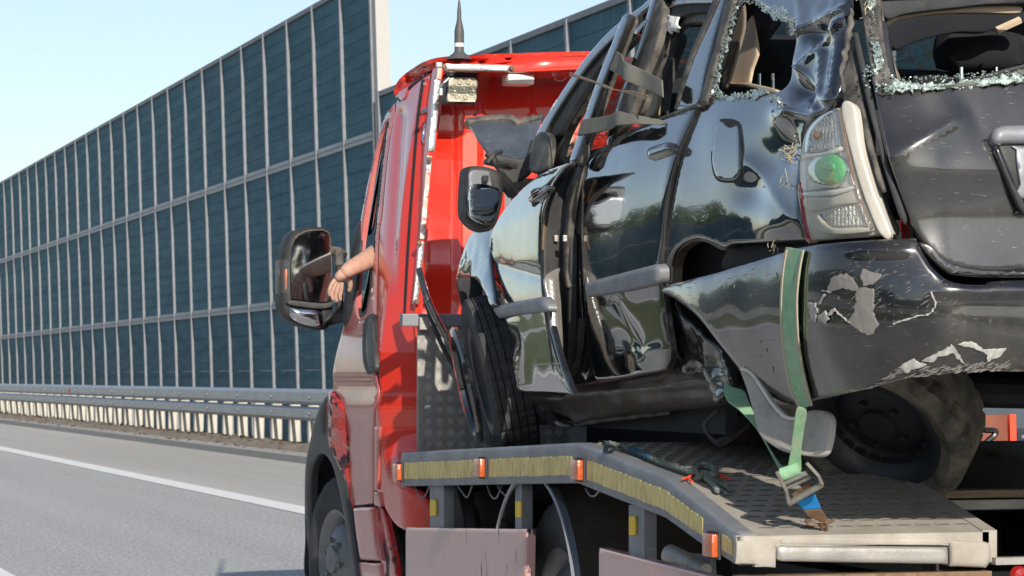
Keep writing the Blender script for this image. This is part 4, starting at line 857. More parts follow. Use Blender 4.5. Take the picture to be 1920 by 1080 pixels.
# windscreen
v = []; f = []
for i in range(15):
    t = i/14
    for j in range(17):
        u = j/16; x0, x1 = 3.08+(3.27-3.08)*t, 4.66+(4.47-4.66)*t; x = x0+(x1-x0)*u
        v.append((x, 9.45+(8.3-9.45)*t+.10*math.sin(math.pi*u)+.02*mnoise.noise(Vector((x*5, t*5, 1))), 1.98+(2.48-1.98)*t+.02*mnoise.noise(Vector((x*6, t*6, 4)))))
for i in range(14):
    for j in range(16): f.append((i*17+j, i*17+j+1, (i+1)*17+j+1, (i+1)*17+j))
b = MB(); b.add(v, f); b.obj('windscreen', 'crackglass', suv, True)
# dashboard and seats
b = MB(); b.box((3.87, 9.35, 1.90), (1.5, .4, .22), None, .06); b.obj('dashboard', 'dark', suv)
def seat(px, py, Y, w, hh, name='seat'):
    c = PY(px, py, Y); b = MB(); b.box((c[0], Y, c[2]), (w, .14, hh), Matrix.Rotation(-.15, 3, 'X'), .05); return b.obj(name, 'fabric', suv, True, 60)
def headrest(px0, px1, py0, py1, Y, par):
    a, c = PY(px0, py0, Y), PY(px1, py1, Y); b = MB(); b.box(tuple((a+c)/2), (abs(c[0]-a[0]), .13, abs(a[2]-c[2])), Matrix.Rotation(-.12, 3, 'X'), .052); o = b.obj('headrest', 'fabric', par, True, 60)
    for q in (.3, .72):
        p = PY(px0+(px1-px0)*q, py1-12, Y-.05); b = MB(); b.tube([p, p-np.array([0, 0, .13])], .006, 8); b.obj('headrest_rod', 'chrome', o, True)
s1 = seat(1830, 262, 7.45, .46, .40); headrest(1757, 1912, 55, 138, 7.40, s1)
s2 = seat(1705, 265, 8.7, .30, .50); s3 = seat(1425, 190, 8.6, .40, .45); headrest(1405, 1466, 82, 150, 8.5, s3); s4 = seat(1260, 200, 8.9, .2, .3)
s5 = seat(2050, 230, 7.45, .46, .40); headrest(2000, 2140, 60, 140, 7.40, s5)
# ---- rear quarter, D pillar with the broken quarter light
qwin = [(1385, 12), (1402, 0), (1425, 8), (1460, 30), (1488, 45), (1492, 65), (1484, 110), (1478, 150), (1462, 168), (1430, 176), (1370, 184), (1345, 184), (1338, 172), (1348, 130), (1365, 70)]
crum = addf(ridge(1490, 60, 1590, 15, 7, .026), ridge(1500, 130, 1600, 30, 7, .024), ridge(1500, 130, 1560, 200, 7, .018), ridge(1545, 100, 1530, 210, 6, .018), ridge(1580, 40, 1560, 190, 9, .02), G(1515, 170, 22, -.035), G(1470, 215, 20, .02), ridge(1478, 205, 1540, 222, 7, .018), G(1530, 60, 20, -.03),
    G(1440, 300, 50, -.022, 1.0), G(1475, 270, 28, -.02, .6), G(1405, 355, 30, -.014), G(1385, 250, 60, .006), ridge(1395, 300, 1500, 420, 28, .010), G(1460, 420, 34, .012))
qp = ss('quarter_panel', [(1312, 199, 0), (1295, 240), (1275, 300), (1258, 375), (1248, 440), (1243, 495), (1240, 540, 0), (1252, 540), (1256, 490), (1272, 462), (1305, 447), (1340, 456), (1358, 466, 0), (1372, 458, 0), (1440, 455), (1510, 452, 0), (1503, 410), (1497, 350), (1498, 290), (1508, 245), (1530, 220), (1562, 200), (1578, 150), (1588, 80), (1594, 25), (1592, -20, 0), (1370, -20, 0), (1352, 60), (1335, 130), (1322, 185)], 'black', holes=[qwin], step=6, bump=lambda x, y, p: crum(x, y, p)-.006*np.abs(nz3(p, 9))*smooth01(260-y, 0, 90)*smooth01(x, 1430, 1500)-.0015*np.abs(nz3(p, 27))*smooth01(250-y, 0, 60)*smooth01(x, 1440, 1500)+.0025*nz3(p, 5), er=.007)
ss('fuel_flap', [(1341, 250), (1346, 232), (1360, 227), (1378, 228), (1387, 236), (1390, 262), (1390, 300), (1387, 328), (1375, 338), (1352, 337), (1341, 325), (1337, 295)], 'black', qp, off=.001, er=.004, step=5, thick=.006, bump=lambda x, y, p: .006*(y-230)/100.*0+.004+.002*np.sin((y-227)/36.))
ss('fuel_flap_gap', [(1338, 250), (1344, 229), (1360, 223), (1380, 225), (1390, 234), (1393, 262), (1393, 302), (1390, 331), (1376, 342), (1350, 341), (1338, 327), (1334, 295)], 'dark', qp, off=.001, er=0, step=6, thick=.003, bump=lambda x, y, p: crum(x, y, p)*1.0)
# glass crumbs clinging round an opening
def crumbs(name, path, width, n, parent, surf=S, off=.0, sz=.006, mt='glass_bits', jag=1.):
    P = spline(path, 3, False); i = rng.integers(0, len(P), n); t = np.gradient(P, axis=0)[i]; t /= np.linalg.norm(t, axis=1)[:, None]
    q = P[i]+np.stack([-t[:, 1], t[:, 0]], 1)*(rng.random(n)**jag*width)[:, None]; p, nn = surf(q[:, 0], q[:, 1]); b = MB()
    for k in range(n):
        c = V(p[k])+V(nn[k])*(off+random.uniform(-.002, .004)); s_ = sz*random.uniform(.5, 1.25); u = Vector((random.gauss(0, 1), random.gauss(0, 1), random.gauss(0, 1))).normalized(); w_ = u.orthogonal().normalized(); z_ = u.cross(w_)
        b.add([c+u*s_, c-u*s_*.8, c+w_*s_*.8, c-w_*s_*.7, c+z_*s_*.6, c-z_*s_*.6], [(0, 2, 4), (2, 1, 4), (1, 3, 4), (3, 0, 4), (2, 0, 5), (1, 2, 5), (3, 1, 5), (0, 3, 5)])
    o = b.obj(name, mt, parent); o['kind'] = 'stuff'; return o
def crust(name, pts, parent, off=.0, **k): return ss(name, rough(pts, 2.6, 5), 'crazed', parent, off=off, step=3, er=.001, sm=False, thick=.004, bump=lambda x, y, p: .004*nz3(p, 130)-.012*smooth01(nz3(p, 16), .10, .3), **k)
crust('glass_fringe', [(1372, -10), (1385, -10), (1378, 25), (1365, 75), (1350, 125), (1342, 165), (1350, 178), (1372, 176), (1430, 168), (1442, 176), (1400, 186), (1340, 190), (1328, 185), (1340, 130), (1355, 70)], qp, .004)
crumbs('glass_crumbs', [(1380, -5), (1366, 60), (1348, 120), (1337, 175), (1352, 183), (1400, 182), (1440, 172)], -9, 130, qp, off=.006, sz=.004)
crust('glass_fringe', [(1408, -8), (1440, 4), (1480, 22), (1493, 38), (1484, 45), (1476, 38), (1470, 42), (1458, 32), (1452, 36), (1440, 22), (1432, 26), (1420, 10)], qp, .0)
crumbs('glass_crumbs', [(1405, 0), (1440, 12), (1470, 28), (1488, 42)], 8, 50, qp, off=.004, sz=.004)
crumbs('glass_crumbs', [(1452, 190), (1465, 182), (1475, 190), (1480, 205)], 8, 60, qp, off=.02, sz=.005)
# inside the quarter light: beige trim, dusty edge, dark panel
ss('pillar_trim', [(1385, 0), (1393, 10), (1394, 45), (1388, 75), (1372, 130), (1360, 165), (1352, 165), (1354, 130), (1362, 80), (1374, 30)], 'headliner', off=-.05, er=.003)
ss('side_trim', [(1408, 28), (1414, 60), (1418, 85), (1419, 100), (1408, 130), (1403, 156), (1375, 156), (1360, 152), (1357, 145), (1372, 100), (1392, 55)], 'beige', off=-.12, er=.004, step=6, sm=False)
ss('side_trim_lower', [(1356, 150), (1375, 155), (1402, 155), (1452, 166), (1454, 171), (1440, 175), (1400, 162), (1370, 158), (1358, 156)], 'beige', off=-.10, er=.004, step=5, thick=.02)
ss('inner_pillar', [(1408, 28), (1425, 8), (1462, 30), (1445, 60), (1422, 95), (1419, 84), (1414, 60)], 'brownplastic', off=-.16)
# ---- rear door
rdb = addf(G(1165, 660, 30, -.008, .7), G(1200, 685, 18, .006), ridge(1150, 560, 1205, 660, 9, -.006), G(1205, 320, 110, .006), ridge(1150, 665, 1240, 655, 8, .005))
rd = ss('rear_door', [(1309, 195, 0), (1290, 236), (1266, 300), (1247, 395), (1241, 460), (1237, 520), (1240, 575), (1247, 620), (1253, 665), (1248, 690), (1236, 697), (1150, 712), (1113, 714, 0), (1104, 680), (1097, 620), (1092, 560), (1088, 480), (1087, 400), (1092, 335), (1105, 300), (1130, 282), (1180, 250), (1240, 222)], 'black', off=.014, bump=lambda x, y, p: rdb(x, y, p)+.002*nz3(p, 5), step=6, er=.010, thick=.02)
ss('door_edge_rust', [(1309, 196), (1289, 238), (1264, 302), (1245, 397), (1239, 460), (1235, 520), (1237, 520), (1242, 460), (1248, 398), (1267, 302), (1292, 238), (1311, 197)], 'rust', rd, off=.006, er=0, step=5)
hd = ss('handle_recess', [(1230, 262), (1236, 252), (1243, 254), (1244, 268), (1240, 300), (1234, 315), (1226, 312), (1222, 298)], 'dark', rd, off=.018, er=0, step=4)
ss('door_handle', [(1208, 283), (1213, 275), (1235, 267), (1250, 264), (1256, 272), (1254, 282), (1245, 288), (1225, 295), (1212, 298), (1208, 293)], 'black', hd, off=.040, er=.016, step=3, thick=.024)
ss('door_moulding', [(1094, 533), (1120, 523), (1222, 496, 0), (1229, 504), (1230, 525), (1226, 534, 0), (1140, 552), (1096, 558, 0), (1093, 545)], 'grey_steel', rd, off=.042, er=.014, step=5, thick=.03)
ss('belt_seal', [(1308, 192), (1240, 217), (1180, 243), (1132, 272), (1105, 290), (1105, 297), (1132, 282), (1182, 251), (1242, 224), (1310, 199)], 'seal', rd, off=.020, step=5, thick=.012)
# rear door window frames and seals
def strips(lst, parent=None):
    for nm, mt, off, pts in lst: ss(nm, pts, mt, parent, off=off, step=6, er=.005, thick=.02)
strips([('window_frame', 'black', .035, [(1224, -12), (1233, -12), (1203, 85), (1168, 178), (1144, 258), (1135, 264), (1162, 174), (1196, 80)]),
        ('frame_seal', 'seal', .02, [(1233, -12), (1242, 0), (1240, 40), (1226, 92), (1202, 152), (1178, 220), (1160, 246), (1145, 256), (1170, 178), (1205, 86)]),
        ('frame_seal', 'plastic', .0, [(1242, 0), (1250, 25), (1240, 80), (1220, 130), (1196, 190), (1180, 222), (1176, 222), (1200, 155), (1226, 92)]),
        ('pillar_trim', 'seal', -.02, [(1250, 40), (1254, 60), (1238, 105), (1215, 165), (1198, 212), (1184, 220), (1200, 180), (1226, 120)]),
        ('window_frame', 'seal', .018, [(1340, -12), (1350, -12), (1325, 45), (1296, 110), (1270, 190), (1262, 205), (1266, 185), (1290, 105), (1318, 40)]),
        ('c_pillar', 'black', .012, [(1350, -12), (1362, -12), (1342, 60), (1325, 125), (1308, 192), (1266, 206), (1272, 188), (1298, 110), (1328, 45)]),
        ('frame_seal', 'seal', .016, [(1362, -12), (1375, -12), (1356, 60), (1338, 125), (1322, 190), (1310, 194), (1326, 128), (1344, 62)]),
        ('roof_rail', 'black', .0, [(1170, 38), (1200, 12), (1240, -14), (1345, -14), (1342, 4), (1290, 6), (1255, 14), (1215, 40), (1195, 62), (1185, 60)]),
        ('roof_seal', 'rubber', -.01, [(1252, 14), (1290, 6), (1342, 4), (1335, 20), (1295, 24), (1268, 32), (1256, 44)]),
        ('roof_trim', 'seal', -.03, [(1270, 34), (1300, 25), (1334, 20), (1324, 40), (1300, 42), (1278, 48), (1262, 60)])])
# front door frame stands proud because the door hangs open; A pillar arc
strips([('window_frame', 'black', .07, [(1166, 30), (1176, 24), (1180, 28), (1160, 80), (1128, 160), (1102, 235), (1078, 300), (1066, 302), (1088, 236), (1118, 150), (1146, 80)]),
        ('frame_seal', 'seal', .055, [(1176, 26), (1184, 34), (1174, 62), (1146, 135), (1118, 215), (1100, 262), (1086, 305), (1076, 302), (1103, 236), (1130, 160), (1160, 84)]),
        ('a_pillar', 'black', .02, [(992, 305), (1000, 262), (1012, 236), (1040, 190), (1095, 110), (1145, 54), (1195, 16), (1240, -14), (1262, -14), (1215, 14), (1160, 60), (1108, 114), (1052, 194), (1022, 250), (1012, 300)]),
        ('pillar_seal', 'rubber', .0, [(1022, 252), (1054, 194), (1108, 116), (1160, 62), (1216, 16), (1250, 0), (1236, 22), (1182, 58), (1132, 112), (1080, 190), (1044, 252), (1030, 262)]),
        ('pillar_seal', 'seal', -.03, [(1034, 258), (1058, 222), (1092, 170), (1140, 104), (1190, 56), (1240, 22), (1244, 30), (1196, 66), (1146, 118), (1100, 184), (1062, 250), (1046, 300), (1030, 310)]),
        ('corner_trim', 'seal', .03, [(1000, 262), (1014, 246), (1026, 250), (1030, 262), (1028, 290), (1020, 318), (1000, 322), (990, 315)]),
        ('inner_trim', 'beige', -.14, [(1075, 180), (1082, 175), (1084, 195), (1066, 240), (1050, 300), (1034, 300), (1042, 262), (1058, 215)]),
        ('inner_pillar_trim', 'beige', -.12, [(1236, 100), (1242, 100), (1242, 145), (1220, 150), (1226, 126)]), ('inner_pillar_trim', 'beige', -.12, [(1212, 168), (1230, 178), (1232, 188), (1222, 216), (1198, 216)]),
        ('seat_belt', 'rubber', -.09, [(1244, 60), (1262, 52), (1275, 70), (1262, 110), (1250, 150), (1240, 210), (1236, 215), (1240, 150), (1238, 100)])])
ss('torn_airbag', [(1235, 40), (1245, 34), (1250, 28), (1268, 30), (1264, 42), (1270, 50), (1262, 58), (1256, 56), (1254, 62), (1246, 56), (1240, 54)], 'white', off=.0, step=4, thick=.008, sm=False, bump=lambda x, y, p: .012*nz3(p, 60))
# ---- front door (ajar, own plane)
P0, P1, P2 = PX(932, 430, 2.93), PX(1022, 430, 2.855), PX(932, 720, 2.91)
FD0 = surf_pl(P0, P1, P2)
def FD(px, py):
    p, n_ = FD0(px, py); w = p[..., 2]-sbase(p[..., 1]); o_ = np.interp(w, [.2, .45, .7, .85, 1.0, 1.1], [-.03, -.004, .012, .012, -.005, -.045]); o_ = o_-.05*np.clip((p[..., 2]-1.95)/.1, 0, 2)**2*.3
    return p+n_*o_[..., None], n_
fdb = addf(G(945, 640, 26, -.02, .6), ridge(950, 600, 965, 730, 9, .010), ridge(935, 495, 1020, 520, 14, -.010), G(975, 560, 30, .005))
fd = ss('front_door', [(1074, 303, 0), (1052, 322), (1034, 358), (1022, 410), (1018, 470), (1020, 540), (1030, 620), (1042, 690), (1057, 739, 0), (1010, 736), (955, 732), (944, 700), (934, 640), (926, 580), (921, 520), (920, 470), (926, 432), (945, 392), (975, 355), (1010, 326), (1045, 310)], 'black', surf=FD, bump=lambda x, y, p: fdb(x, y, p)+.0015*nz3(p, 6), er=.009, thick=.015, step=6)
FE = surf_pl(P1, P1+np.array([.13, .03, 0.]), PX(1040, 735, 2.845))
de = ss('door_shut_face', [(1074, 303, 0), (1053, 322), (1036, 358), (1024, 410), (1020, 470), (1022, 540), (1032, 620), (1043, 690), (1057, 737, 0), (1056, 690), (1056, 620), (1052, 560), (1049, 500), (1051, 440), (1058, 385), (1066, 350), (1077, 318)], 'plastic', surf=FE, parent=fd, er=.004, step=5, thick=.02)
ss('door_edge_rust', [(1074, 301), (1052, 319), (1034, 354), (1021, 410), (1017, 468), (1020, 468), (1024, 412), (1037, 358), (1055, 323), (1077, 305)], 'rust', fd, surf=FE, off=.004, er=.001, step=4)
ss('shut_face_glare', [(1022, 520), (1050, 502), (1048, 520), (1052, 560), (1053, 575), (1056, 640), (1057, 736), (1046, 690), (1034, 620), (1026, 560)], 'grey_patch', surf=FE, parent=fd, off=.006, er=.004, step=5, bump=addf(ridge(1036, 520, 1050, 720, 5, .012)))  # sun glare on the glossy black jamb, painted as a grey sheet
b = MB(); c = FE(np.array([1040.]), np.array([365.]))[0][0]; b.lathe([(0, .004), (.011, .004), (.014, -.001), (.011, -.006)], c, (0, -1, 0), 14); b.obj('latch_hole', 'dark', fd, True)
strips([('door_seal', 'seal', .03, [(1084, 300), (1080, 318), (1070, 345), (1062, 385), (1056, 440), (1053, 500), (1056, 540), (1063, 540), (1060, 500), (1064, 440), (1070, 385), (1080, 345), (1092, 305)]),
        ('door_seal', 'rubber', .02, [(1062, 440), (1068, 440), (1068, 540), (1066, 640), (1066, 690), (1080, 660), (1084, 600), (1082, 610), (1076, 680), (1064, 706), (1058, 706), (1060, 600), (1058, 520)]),
        ('pillar_flange', 'plastic', .0, [(1092, 305), (1098, 315), (1090, 345), (1088, 400), (1086, 440), (1080, 440), (1078, 400), (1082, 345)]),
        ('pillar_flange', 'black', -.01, [(1070, 385), (1086, 385), (1084, 470), (1088, 560), (1094, 640), (1102, 700), (1088, 705), (1082, 600), (1072, 520), (1068, 440)])])
for x, y in ((1069, 448), (1086, 448), (1059, 562), (1059, 711)):
    p, n_ = S(np.array([float(x)]), np.array([float(y)])); b = MB(); b.box(tuple(p[0]+n_[0]*.05), (.014, .014, .022), None, .003); b.obj('door_latch', 'alu', suv)
ss('door_moulding', [(925, 574), (1012, 556, 0), (1018, 566), (1021, 578), (1019, 584, 0), (980, 588), (930, 596, 0), (925, 586)], 'grey_steel', fd, surf=FD, off=.030, er=.014, step=5, thick=.03)
for y in (680, 692): ss('crease', [(988, y+3), (1040, y), (1041, y+1.5), (988, y+4.5)], 'grey_patch', fd, surf=FD, off=.002, er=0, step=5, thick=.002)
ss('door_handle', [(990, 372), (1000, 358), (1012, 350), (1023, 348), (1026, 354), (1016, 364), (1004, 374), (993, 380)], 'black', fd, surf=FD, off=.035, er=.012, step=3, thick=.02)
ss('handle_recess', [(1000, 372), (1012, 362), (1018, 366), (1014, 380), (1004, 388)], 'dark', fd, surf=FD, off=.003, er=0, step=4)
# door mirror
MYY = 9.12
dm = ss('door_mirror', [(876, 318, 0), (884, 311), (912, 312), (935, 320), (946, 336), (945, 372), (936, 412), (926, 428), (914, 434), (894, 428), (877, 412), (872, 395), (873, 350)], 'plastic', surf=surf_y(MYY), er=.02, step=5, thick=.07)
q0, q1, q2 = PY(880, 340, MYY-.012), PY(940, 340, MYY+.006), PY(900, 425, MYY-.012)
ss('mirror_back_plate', [(882, 322), (905, 319), (930, 326), (939, 340), (938, 372), (930, 405), (920, 422), (905, 420), (886, 410), (879, 396), (880, 350)], 'grey_steel', dm, surf=surf_pl(q0, q1, q2), er=.004, step=5)
ss('mirror_glass', [(882, 350), (908, 345), (935, 354), (938, 372), (929, 408), (919, 421), (904, 420), (884, 408), (880, 394)], 'mirror', dm, surf=surf_pl(q0+np.array([0, -.012, 0]), q1+np.array([0, -.010, 0.]), q2+np.array([0, -.014, .0])), er=.002, step=8)
b = MB(); b.box(PY(910, 335, MYY-.018), (.022, .01, .022), None, .003); b.obj('mirror_motor', 'dark', dm)
b = MB(); b.tube(catmull([PY(935, 330, MYY+.03), PY(948, 345, MYY+.05), PY(960, 360, MYY+.1)]), .025, 8); b.obj('mirror_stalk', 'plastic', dm)
b = MB(); b.box(PY(935, 308, MYY+.25), (.10, .05, .02), Matrix.Rotation(.2, 3, 'Y'), .005); b.tube(catmull([PY(915, 305, MYY+.2), PY(926, 290, MYY+.2), PY(940, 284, MYY+.22)]), .009, 6); b.tube(catmull([PY(924, 294, MYY+.2), PY(932, 308, MYY+.2), PY(950, 306, MYY+.22), PY(970, 312, MYY+.22)]), .012, 6); b.obj('broken_trim', 'plastic', suv)
# bonnet, front wing
hp = surf_pl(PY(880, 222, 10.22), PY(1012, 216, 10.2), PY(960, 300, 9.93))
bn = ss('bonnet', [(875, 222, 0), (905, 219), (955, 216), (972, 226), (990, 221), (1018, 215, 0), (1008, 245), (990, 298, 0), (962, 294), (925, 288), (915, 284), (900, 262)], 'bonnet', surf=hp, step=6, er=.004, thick=.012, bump=lambda x, y, p: .012*nz3(p, 7)+.003*nz3(p, 30))
ss('bonnet_edge', [(873, 220), (905, 216), (955, 213), (972, 222), (990, 218), (1018, 212), (1017, 218), (990, 225), (970, 230), (952, 221), (905, 224), (880, 227)], 'seal', bn, surf=hp, off=.012, step=4, er=.004, thick=.02)
ss('cowl', [(912, 288), (940, 290), (985, 296), (1000, 262), (1006, 300), (992, 330), (960, 345), (944, 330), (930, 312)], 'plastic', surf=surf_y(9.6), step=8, thick=.02)
fw = ss('front_wing', [(856, 526), (862, 496), (876, 462), (890, 438), (910, 424), (930, 432), (924, 470), (926, 520), (932, 572), (922, 572), (912, 545), (900, 528), (885, 519), (868, 518)], 'black', off=.01, step=6, surf=surf_pl(PX(880, 450, 2.98), PX(925, 450, 2.95), PX(880, 540, 2.93)), bump=lambda x, y, p: .01*np.cos((x-895)/30.)*1.5+.004*nz3(p, 12), er=.006)
ss('wing_liner', [(858, 526), (872, 518), (892, 522), (908, 540), (918, 572), (910, 600), (884, 592), (870, 582), (862, 552)], 'dark', surf=surf_y(9.95), step=10)
# ---- tail lamp
tl = ss('tail_lamp', [(1566, 202, 0), (1598, 200, 0), (1612, 280), (1636, 360), (1669, 438, 0), (1600, 446), (1516, 453, 0), (1506, 415), (1498, 360), (1498, 300), (1508, 250), (1530, 219)], 'cream', off=.0, er=.006, thick=.05, step=6)
ss('red_edge_lens', [(1498, 340), (1503, 362), (1509, 412), (1519, 452), (1511, 454), (1503, 415), (1495, 360)], 'redlens', tl, off=.004, step=4, er=.003, thick=.02)
ss('red_edge_lens', [(1577, 204), (1578.5, 210), (1590.5, 290), (1610, 366), (1635, 430), (1633.5, 431), (1608, 366), (1588.5, 290)], 'rust', tl, off=.018, step=4, er=.001, thick=.006)
ss('upper_reflector', [(1562, 210), (1567, 240), (1573, 272), (1560, 280), (1540, 283), (1512, 287), (1510, 270), (1516, 252), (1535, 224)], 'crystal', tl, off=.006, er=.006, step=3, thick=.01, bump=lambda x, y, p: .004*np.sin(x*1.1)*np.sin(y*1.1))
ss('chrome_rim', [(1562, 205), (1566, 212), (1574, 272), (1568, 274), (1561, 214), (1536, 228), (1519, 252), (1514, 286), (1508, 286), (1512, 250), (1532, 222)], 'chrome', tl, off=.010, step=3, er=.003)
ss('lamp_divider', [(1504, 289), (1540, 286), (1575, 274), (1576, 282), (1545, 293), (1504, 298)], 'silverplastic', tl, off=.012, step=4, er=.004)
ss('middle_reflector', [(1504, 298), (1545, 294), (1577, 283), (1590, 320), (1600, 350), (1560, 352), (1506, 358), (1502, 325)], 'silverplastic', tl, off=.004, step=5, er=.004)
def disc(cx, cy, rx, ry): return [(cx+rx*math.cos(a), cy+ry*math.sin(a)) for a in np.linspace(0, 2*math.pi, 15)[:-1]]
ss('indicator_rim', disc(1551, 319, 40, 35), 'chrome', tl, off=.010, step=4, er=.008)
gl = ss('green_lens', disc(1552, 318, 30, 29), 'green_lens', tl, off=.018, step=4, er=.012)
ss('lens_center', disc(1553, 312, 10, 9), 'green_lens', gl, off=.021, step=3, er=.004)
ss('lamp_divider', [(1506, 360), (1560, 356), (1600, 348), (1603, 354), (1560, 366), (1508, 368)], 'silverplastic', tl, off=.014, step=4, er=.004)
ss('lower_panel', [(1508, 370), (1560, 368), (1603, 356), (1612, 378), (1570, 385), (1540, 393), (1512, 395)], 'cream', tl, off=.010, step=5, er=.004)
ss('lower_reflector', [(1532, 396), (1570, 388), (1612, 382), (1622, 400), (1628, 424), (1600, 424), (1560, 426), (1540, 412)], 'crystal', tl, off=.002, step=3, er=.004, bump=lambda x, y, p: .003*np.sin(x*.9))
ss('lower_sill', [(1530, 402), (1545, 420), (1565, 428), (1630, 427), (1632, 434), (1580, 440), (1545, 438), (1532, 430)], 'cream', tl, off=.014, step=4, er=.004)
for x, y in ((1568, 406), (1540, 255)):
    p, n_ = S(np.array([float(x)]), np.array([float(y)])); b = MB(); b.lathe([(.010, .005), (.0095, .016), (.006, .022), (0, .024)], p[0], n_[0], 14); b.obj('bulb', 'rust' if y < 300 else 'clear', tl, True)
ss('lamp_cover', [(1500, 300), (1512, 250), (1535, 222), (1568, 206), (1590, 300), (1612, 372), (1634, 432), (1580, 444), (1518, 450), (1505, 400)], 'clear', tl, off=.026, er=.02, step=8, thick=.003)
ss('lamp_flange', [(1576, 200), (1600, 198), (1614, 280), (1638, 360), (1670, 438), (1650, 440), (1620, 372), (1598, 300)], 'cream', tl, off=.016, step=5, er=.005, thick=.02)
ss('lamp_gap', [(1598, 60), (1605, 120), (1622, 200), (1640, 290), (1662, 380), (1690, 440), (1672, 442), (1640, 362), (1612, 282), (1600, 200), (1580, 180), (1590, 90)], 'dark', off=-.05, step=8)
ss('gutter_trim', [(1580, 190), (1584, 100), (1592, 60), (1598, 70), (1604, 130), (1618, 200), (1640, 290), (1660, 360), (1652, 362), (1632, 300), (1612, 230), (1604, 196)], 'seal', off=-.01, step=6, er=.006, bump=lambda x, y, p: .008*nz3(p, 20))
ss('gutter_seal', [(1596, 60), (1603, 58), (1626, 150), (1644, 230), (1668, 320), (1700, 410), (1688, 412), (1660, 330), (1636, 240), (1616, 160)], 'rubber', off=.0, step=6, er=.008)
ss('bent_flange', [(1586, 45), (1592, 20), (1596, 15), (1594, 50), (1584, 100), (1578, 150), (1580, 165), (1576, 172), (1574, 150), (1579, 95)], 'seal', qp, off=.03, step=4, er=.004, bump=lambda x, y, p: .01*nz3(p, 40))
# ---- tailgate with smashed rear window
win = [(1654, -12), (1660, 40), (1668, 100), (1678, 138), (1694, 156), (1760, 156), (1850, 147), (1940, 136), (2420, 128), (2420, -12)]
tgb = addf(G(1740, 345, 300, .0), ridge(1672, 300, 1800, 225, 26, .020), G(1690, 300, 60, .008), ridge(1672, 320, 2500, 318, 40, .012), G(1780, 400, 90, -.010, 2))
tg = ss('tailgate', [(1606, -20, 0), (1614, 40), (1624, 100), (1634, 160), (1650, 230), (1668, 300), (1692, 380), (1716, 436), (1744, 470), (1776, 494), (1830, 508), (1925, 512), (2480, 510, 0), (2480, -20, 0)], 'black_rear', holes=[win], off=.004, bump=lambda x, y, p: tgb(x, y, p)+.002*nz3(p, 7), er=.012, thick=.02, step=9)
fr = ss('window_frame', [(1610, -20), (1618, 40), (1628, 100), (1638, 160), (1650, 178), (1690, 172), (1760, 167), (1925, 155), (2440, 146), (2440, 132), (1925, 146), (1760, 160), (1692, 162), (1672, 146), (1660, 100), (1651, 40), (1645, -20)], 'seal', tg, off=.012, er=.004, step=6, thick=.012, bump=lambda x, y, p: .002*nz3(p, 40))
crust('glass_fringe', [(1626, -15), (1640, -15), (1645, 20), (1640, 40), (1648, 80), (1654, 110), (1664, 135), (1680, 148), (1700, 153), (1760, 152), (1850, 146), (1925, 138), (2420, 128), (2420, 142), (1925, 152), (1760, 166), (1690, 171), (1656, 170), (1645, 150), (1640, 120), (1632, 70)], tg, .020)
crumbs('glass_crumbs', [(1632, -10), (1640, 60), (1650, 120), (1662, 148), (1690, 160), (1760, 158), (1925, 145), (2300, 135)], -10, 320, tg, off=.022, sz=.0042)
crumbs('glass_crumbs', [(1646, 130), (1650, 160), (1680, 166)], 20, 60, tg, off=.022, sz=.005)
# inside the tailgate opening
RI = surf_y(6.95)
ss('pillar_trim', [(1640, -12), (1652, -12), (1656, 20), (1668, 70), (1680, 120), (1691, 150), (1682, 156), (1670, 148), (1658, 110), (1648, 60)], 'headliner', tg, surf=surf_y(6.72), er=.006, step=6, thick=.03)
ss('roof_header', [(1652, -20), (1925, -20), (2400, -25), (2400, 5), (1925, 6), (1800, 14), (1700, 26), (1662, 34)], 'rubber', tg, surf=surf_y(6.86), er=.006, thick=.05, step=10)
ss('header_trim', [(1658, 46), (1666, 34), (1672, 24), (1676, 30), (1720, 22), (1770, 16), (1850, 10), (1912, 11), (1918, 20), (1905, 25), (1850, 24), (1770, 25), (1700, 35), (1676, 42), (1664, 50)], 'beige', tg, surf=surf_y(6.90), er=.006, thick=.03, step=5)
ss('hanging_headliner', [(1660, 42), (1700, 34), (1770, 24), (1850, 22), (1925, 22), (1925, 42), (1890, 44), (1850, 60), (1800, 60), (1765, 66), (1720, 78), (1676, 92)], 'fabric', surf=surf_y(7.2), step=8, thick=.03, bump=lambda x, y, p: .02*nz3(p, 8))
b = MB(); b.tube(catmull([PY(1868, 58, 7.1), PY(1890, 48, 7.1), PY(1912, 38, 7.1)]), .012, 6); b.obj('grab_handle', 'beige', suv)
ss('parcel_shelf', [(1808, 152), (1850, 140), (1925, 122), (2100, 118), (2100, 160), (1800, 165)], 'seal', surf=surf_y(6.80), thick=.02, step=12)
ss('wiper_arm', [(1812, 151), (1852, 138), (1925, 119), (1940, 118), (1940, 127), (1925, 128), (1856, 146), (1814, 155)], 'plastic', tg, surf=surf_y(6.62), thick=.015, er=.004, step=6)
# garnish, number plate recess
ss('plate_recess', [(1868, 262), (1880, 264), (2300, 262), (2280, 400), (1930, 402), (1918, 388), (1890, 320)], 'plastic', tg, off=.02, er=.006, step=8)
ss('garnish_bar', [(1864, 252), (1868, 240), (1880, 234), (1925, 231), (2300, 226), (2305, 262), (1925, 264), (1880, 267), (1868, 263)], 'grey_steel', tg, off=.05, er=.018, step=6, thick=.04)
ss('recess_edge', [(1868, 268), (1880, 290), (1900, 340), (1925, 385), (1925, 400), (1912, 390), (1888, 335), (1866, 275)], 'black', tg, off=.035, er=.008, step=5)
pl = ss('number_plate', [(1906, 280), (1925, 274), (2200, 272), (2200, 372), (1925, 374), (1914, 345)], 'grey_steel', tg, off=.03, er=.003, step=12)
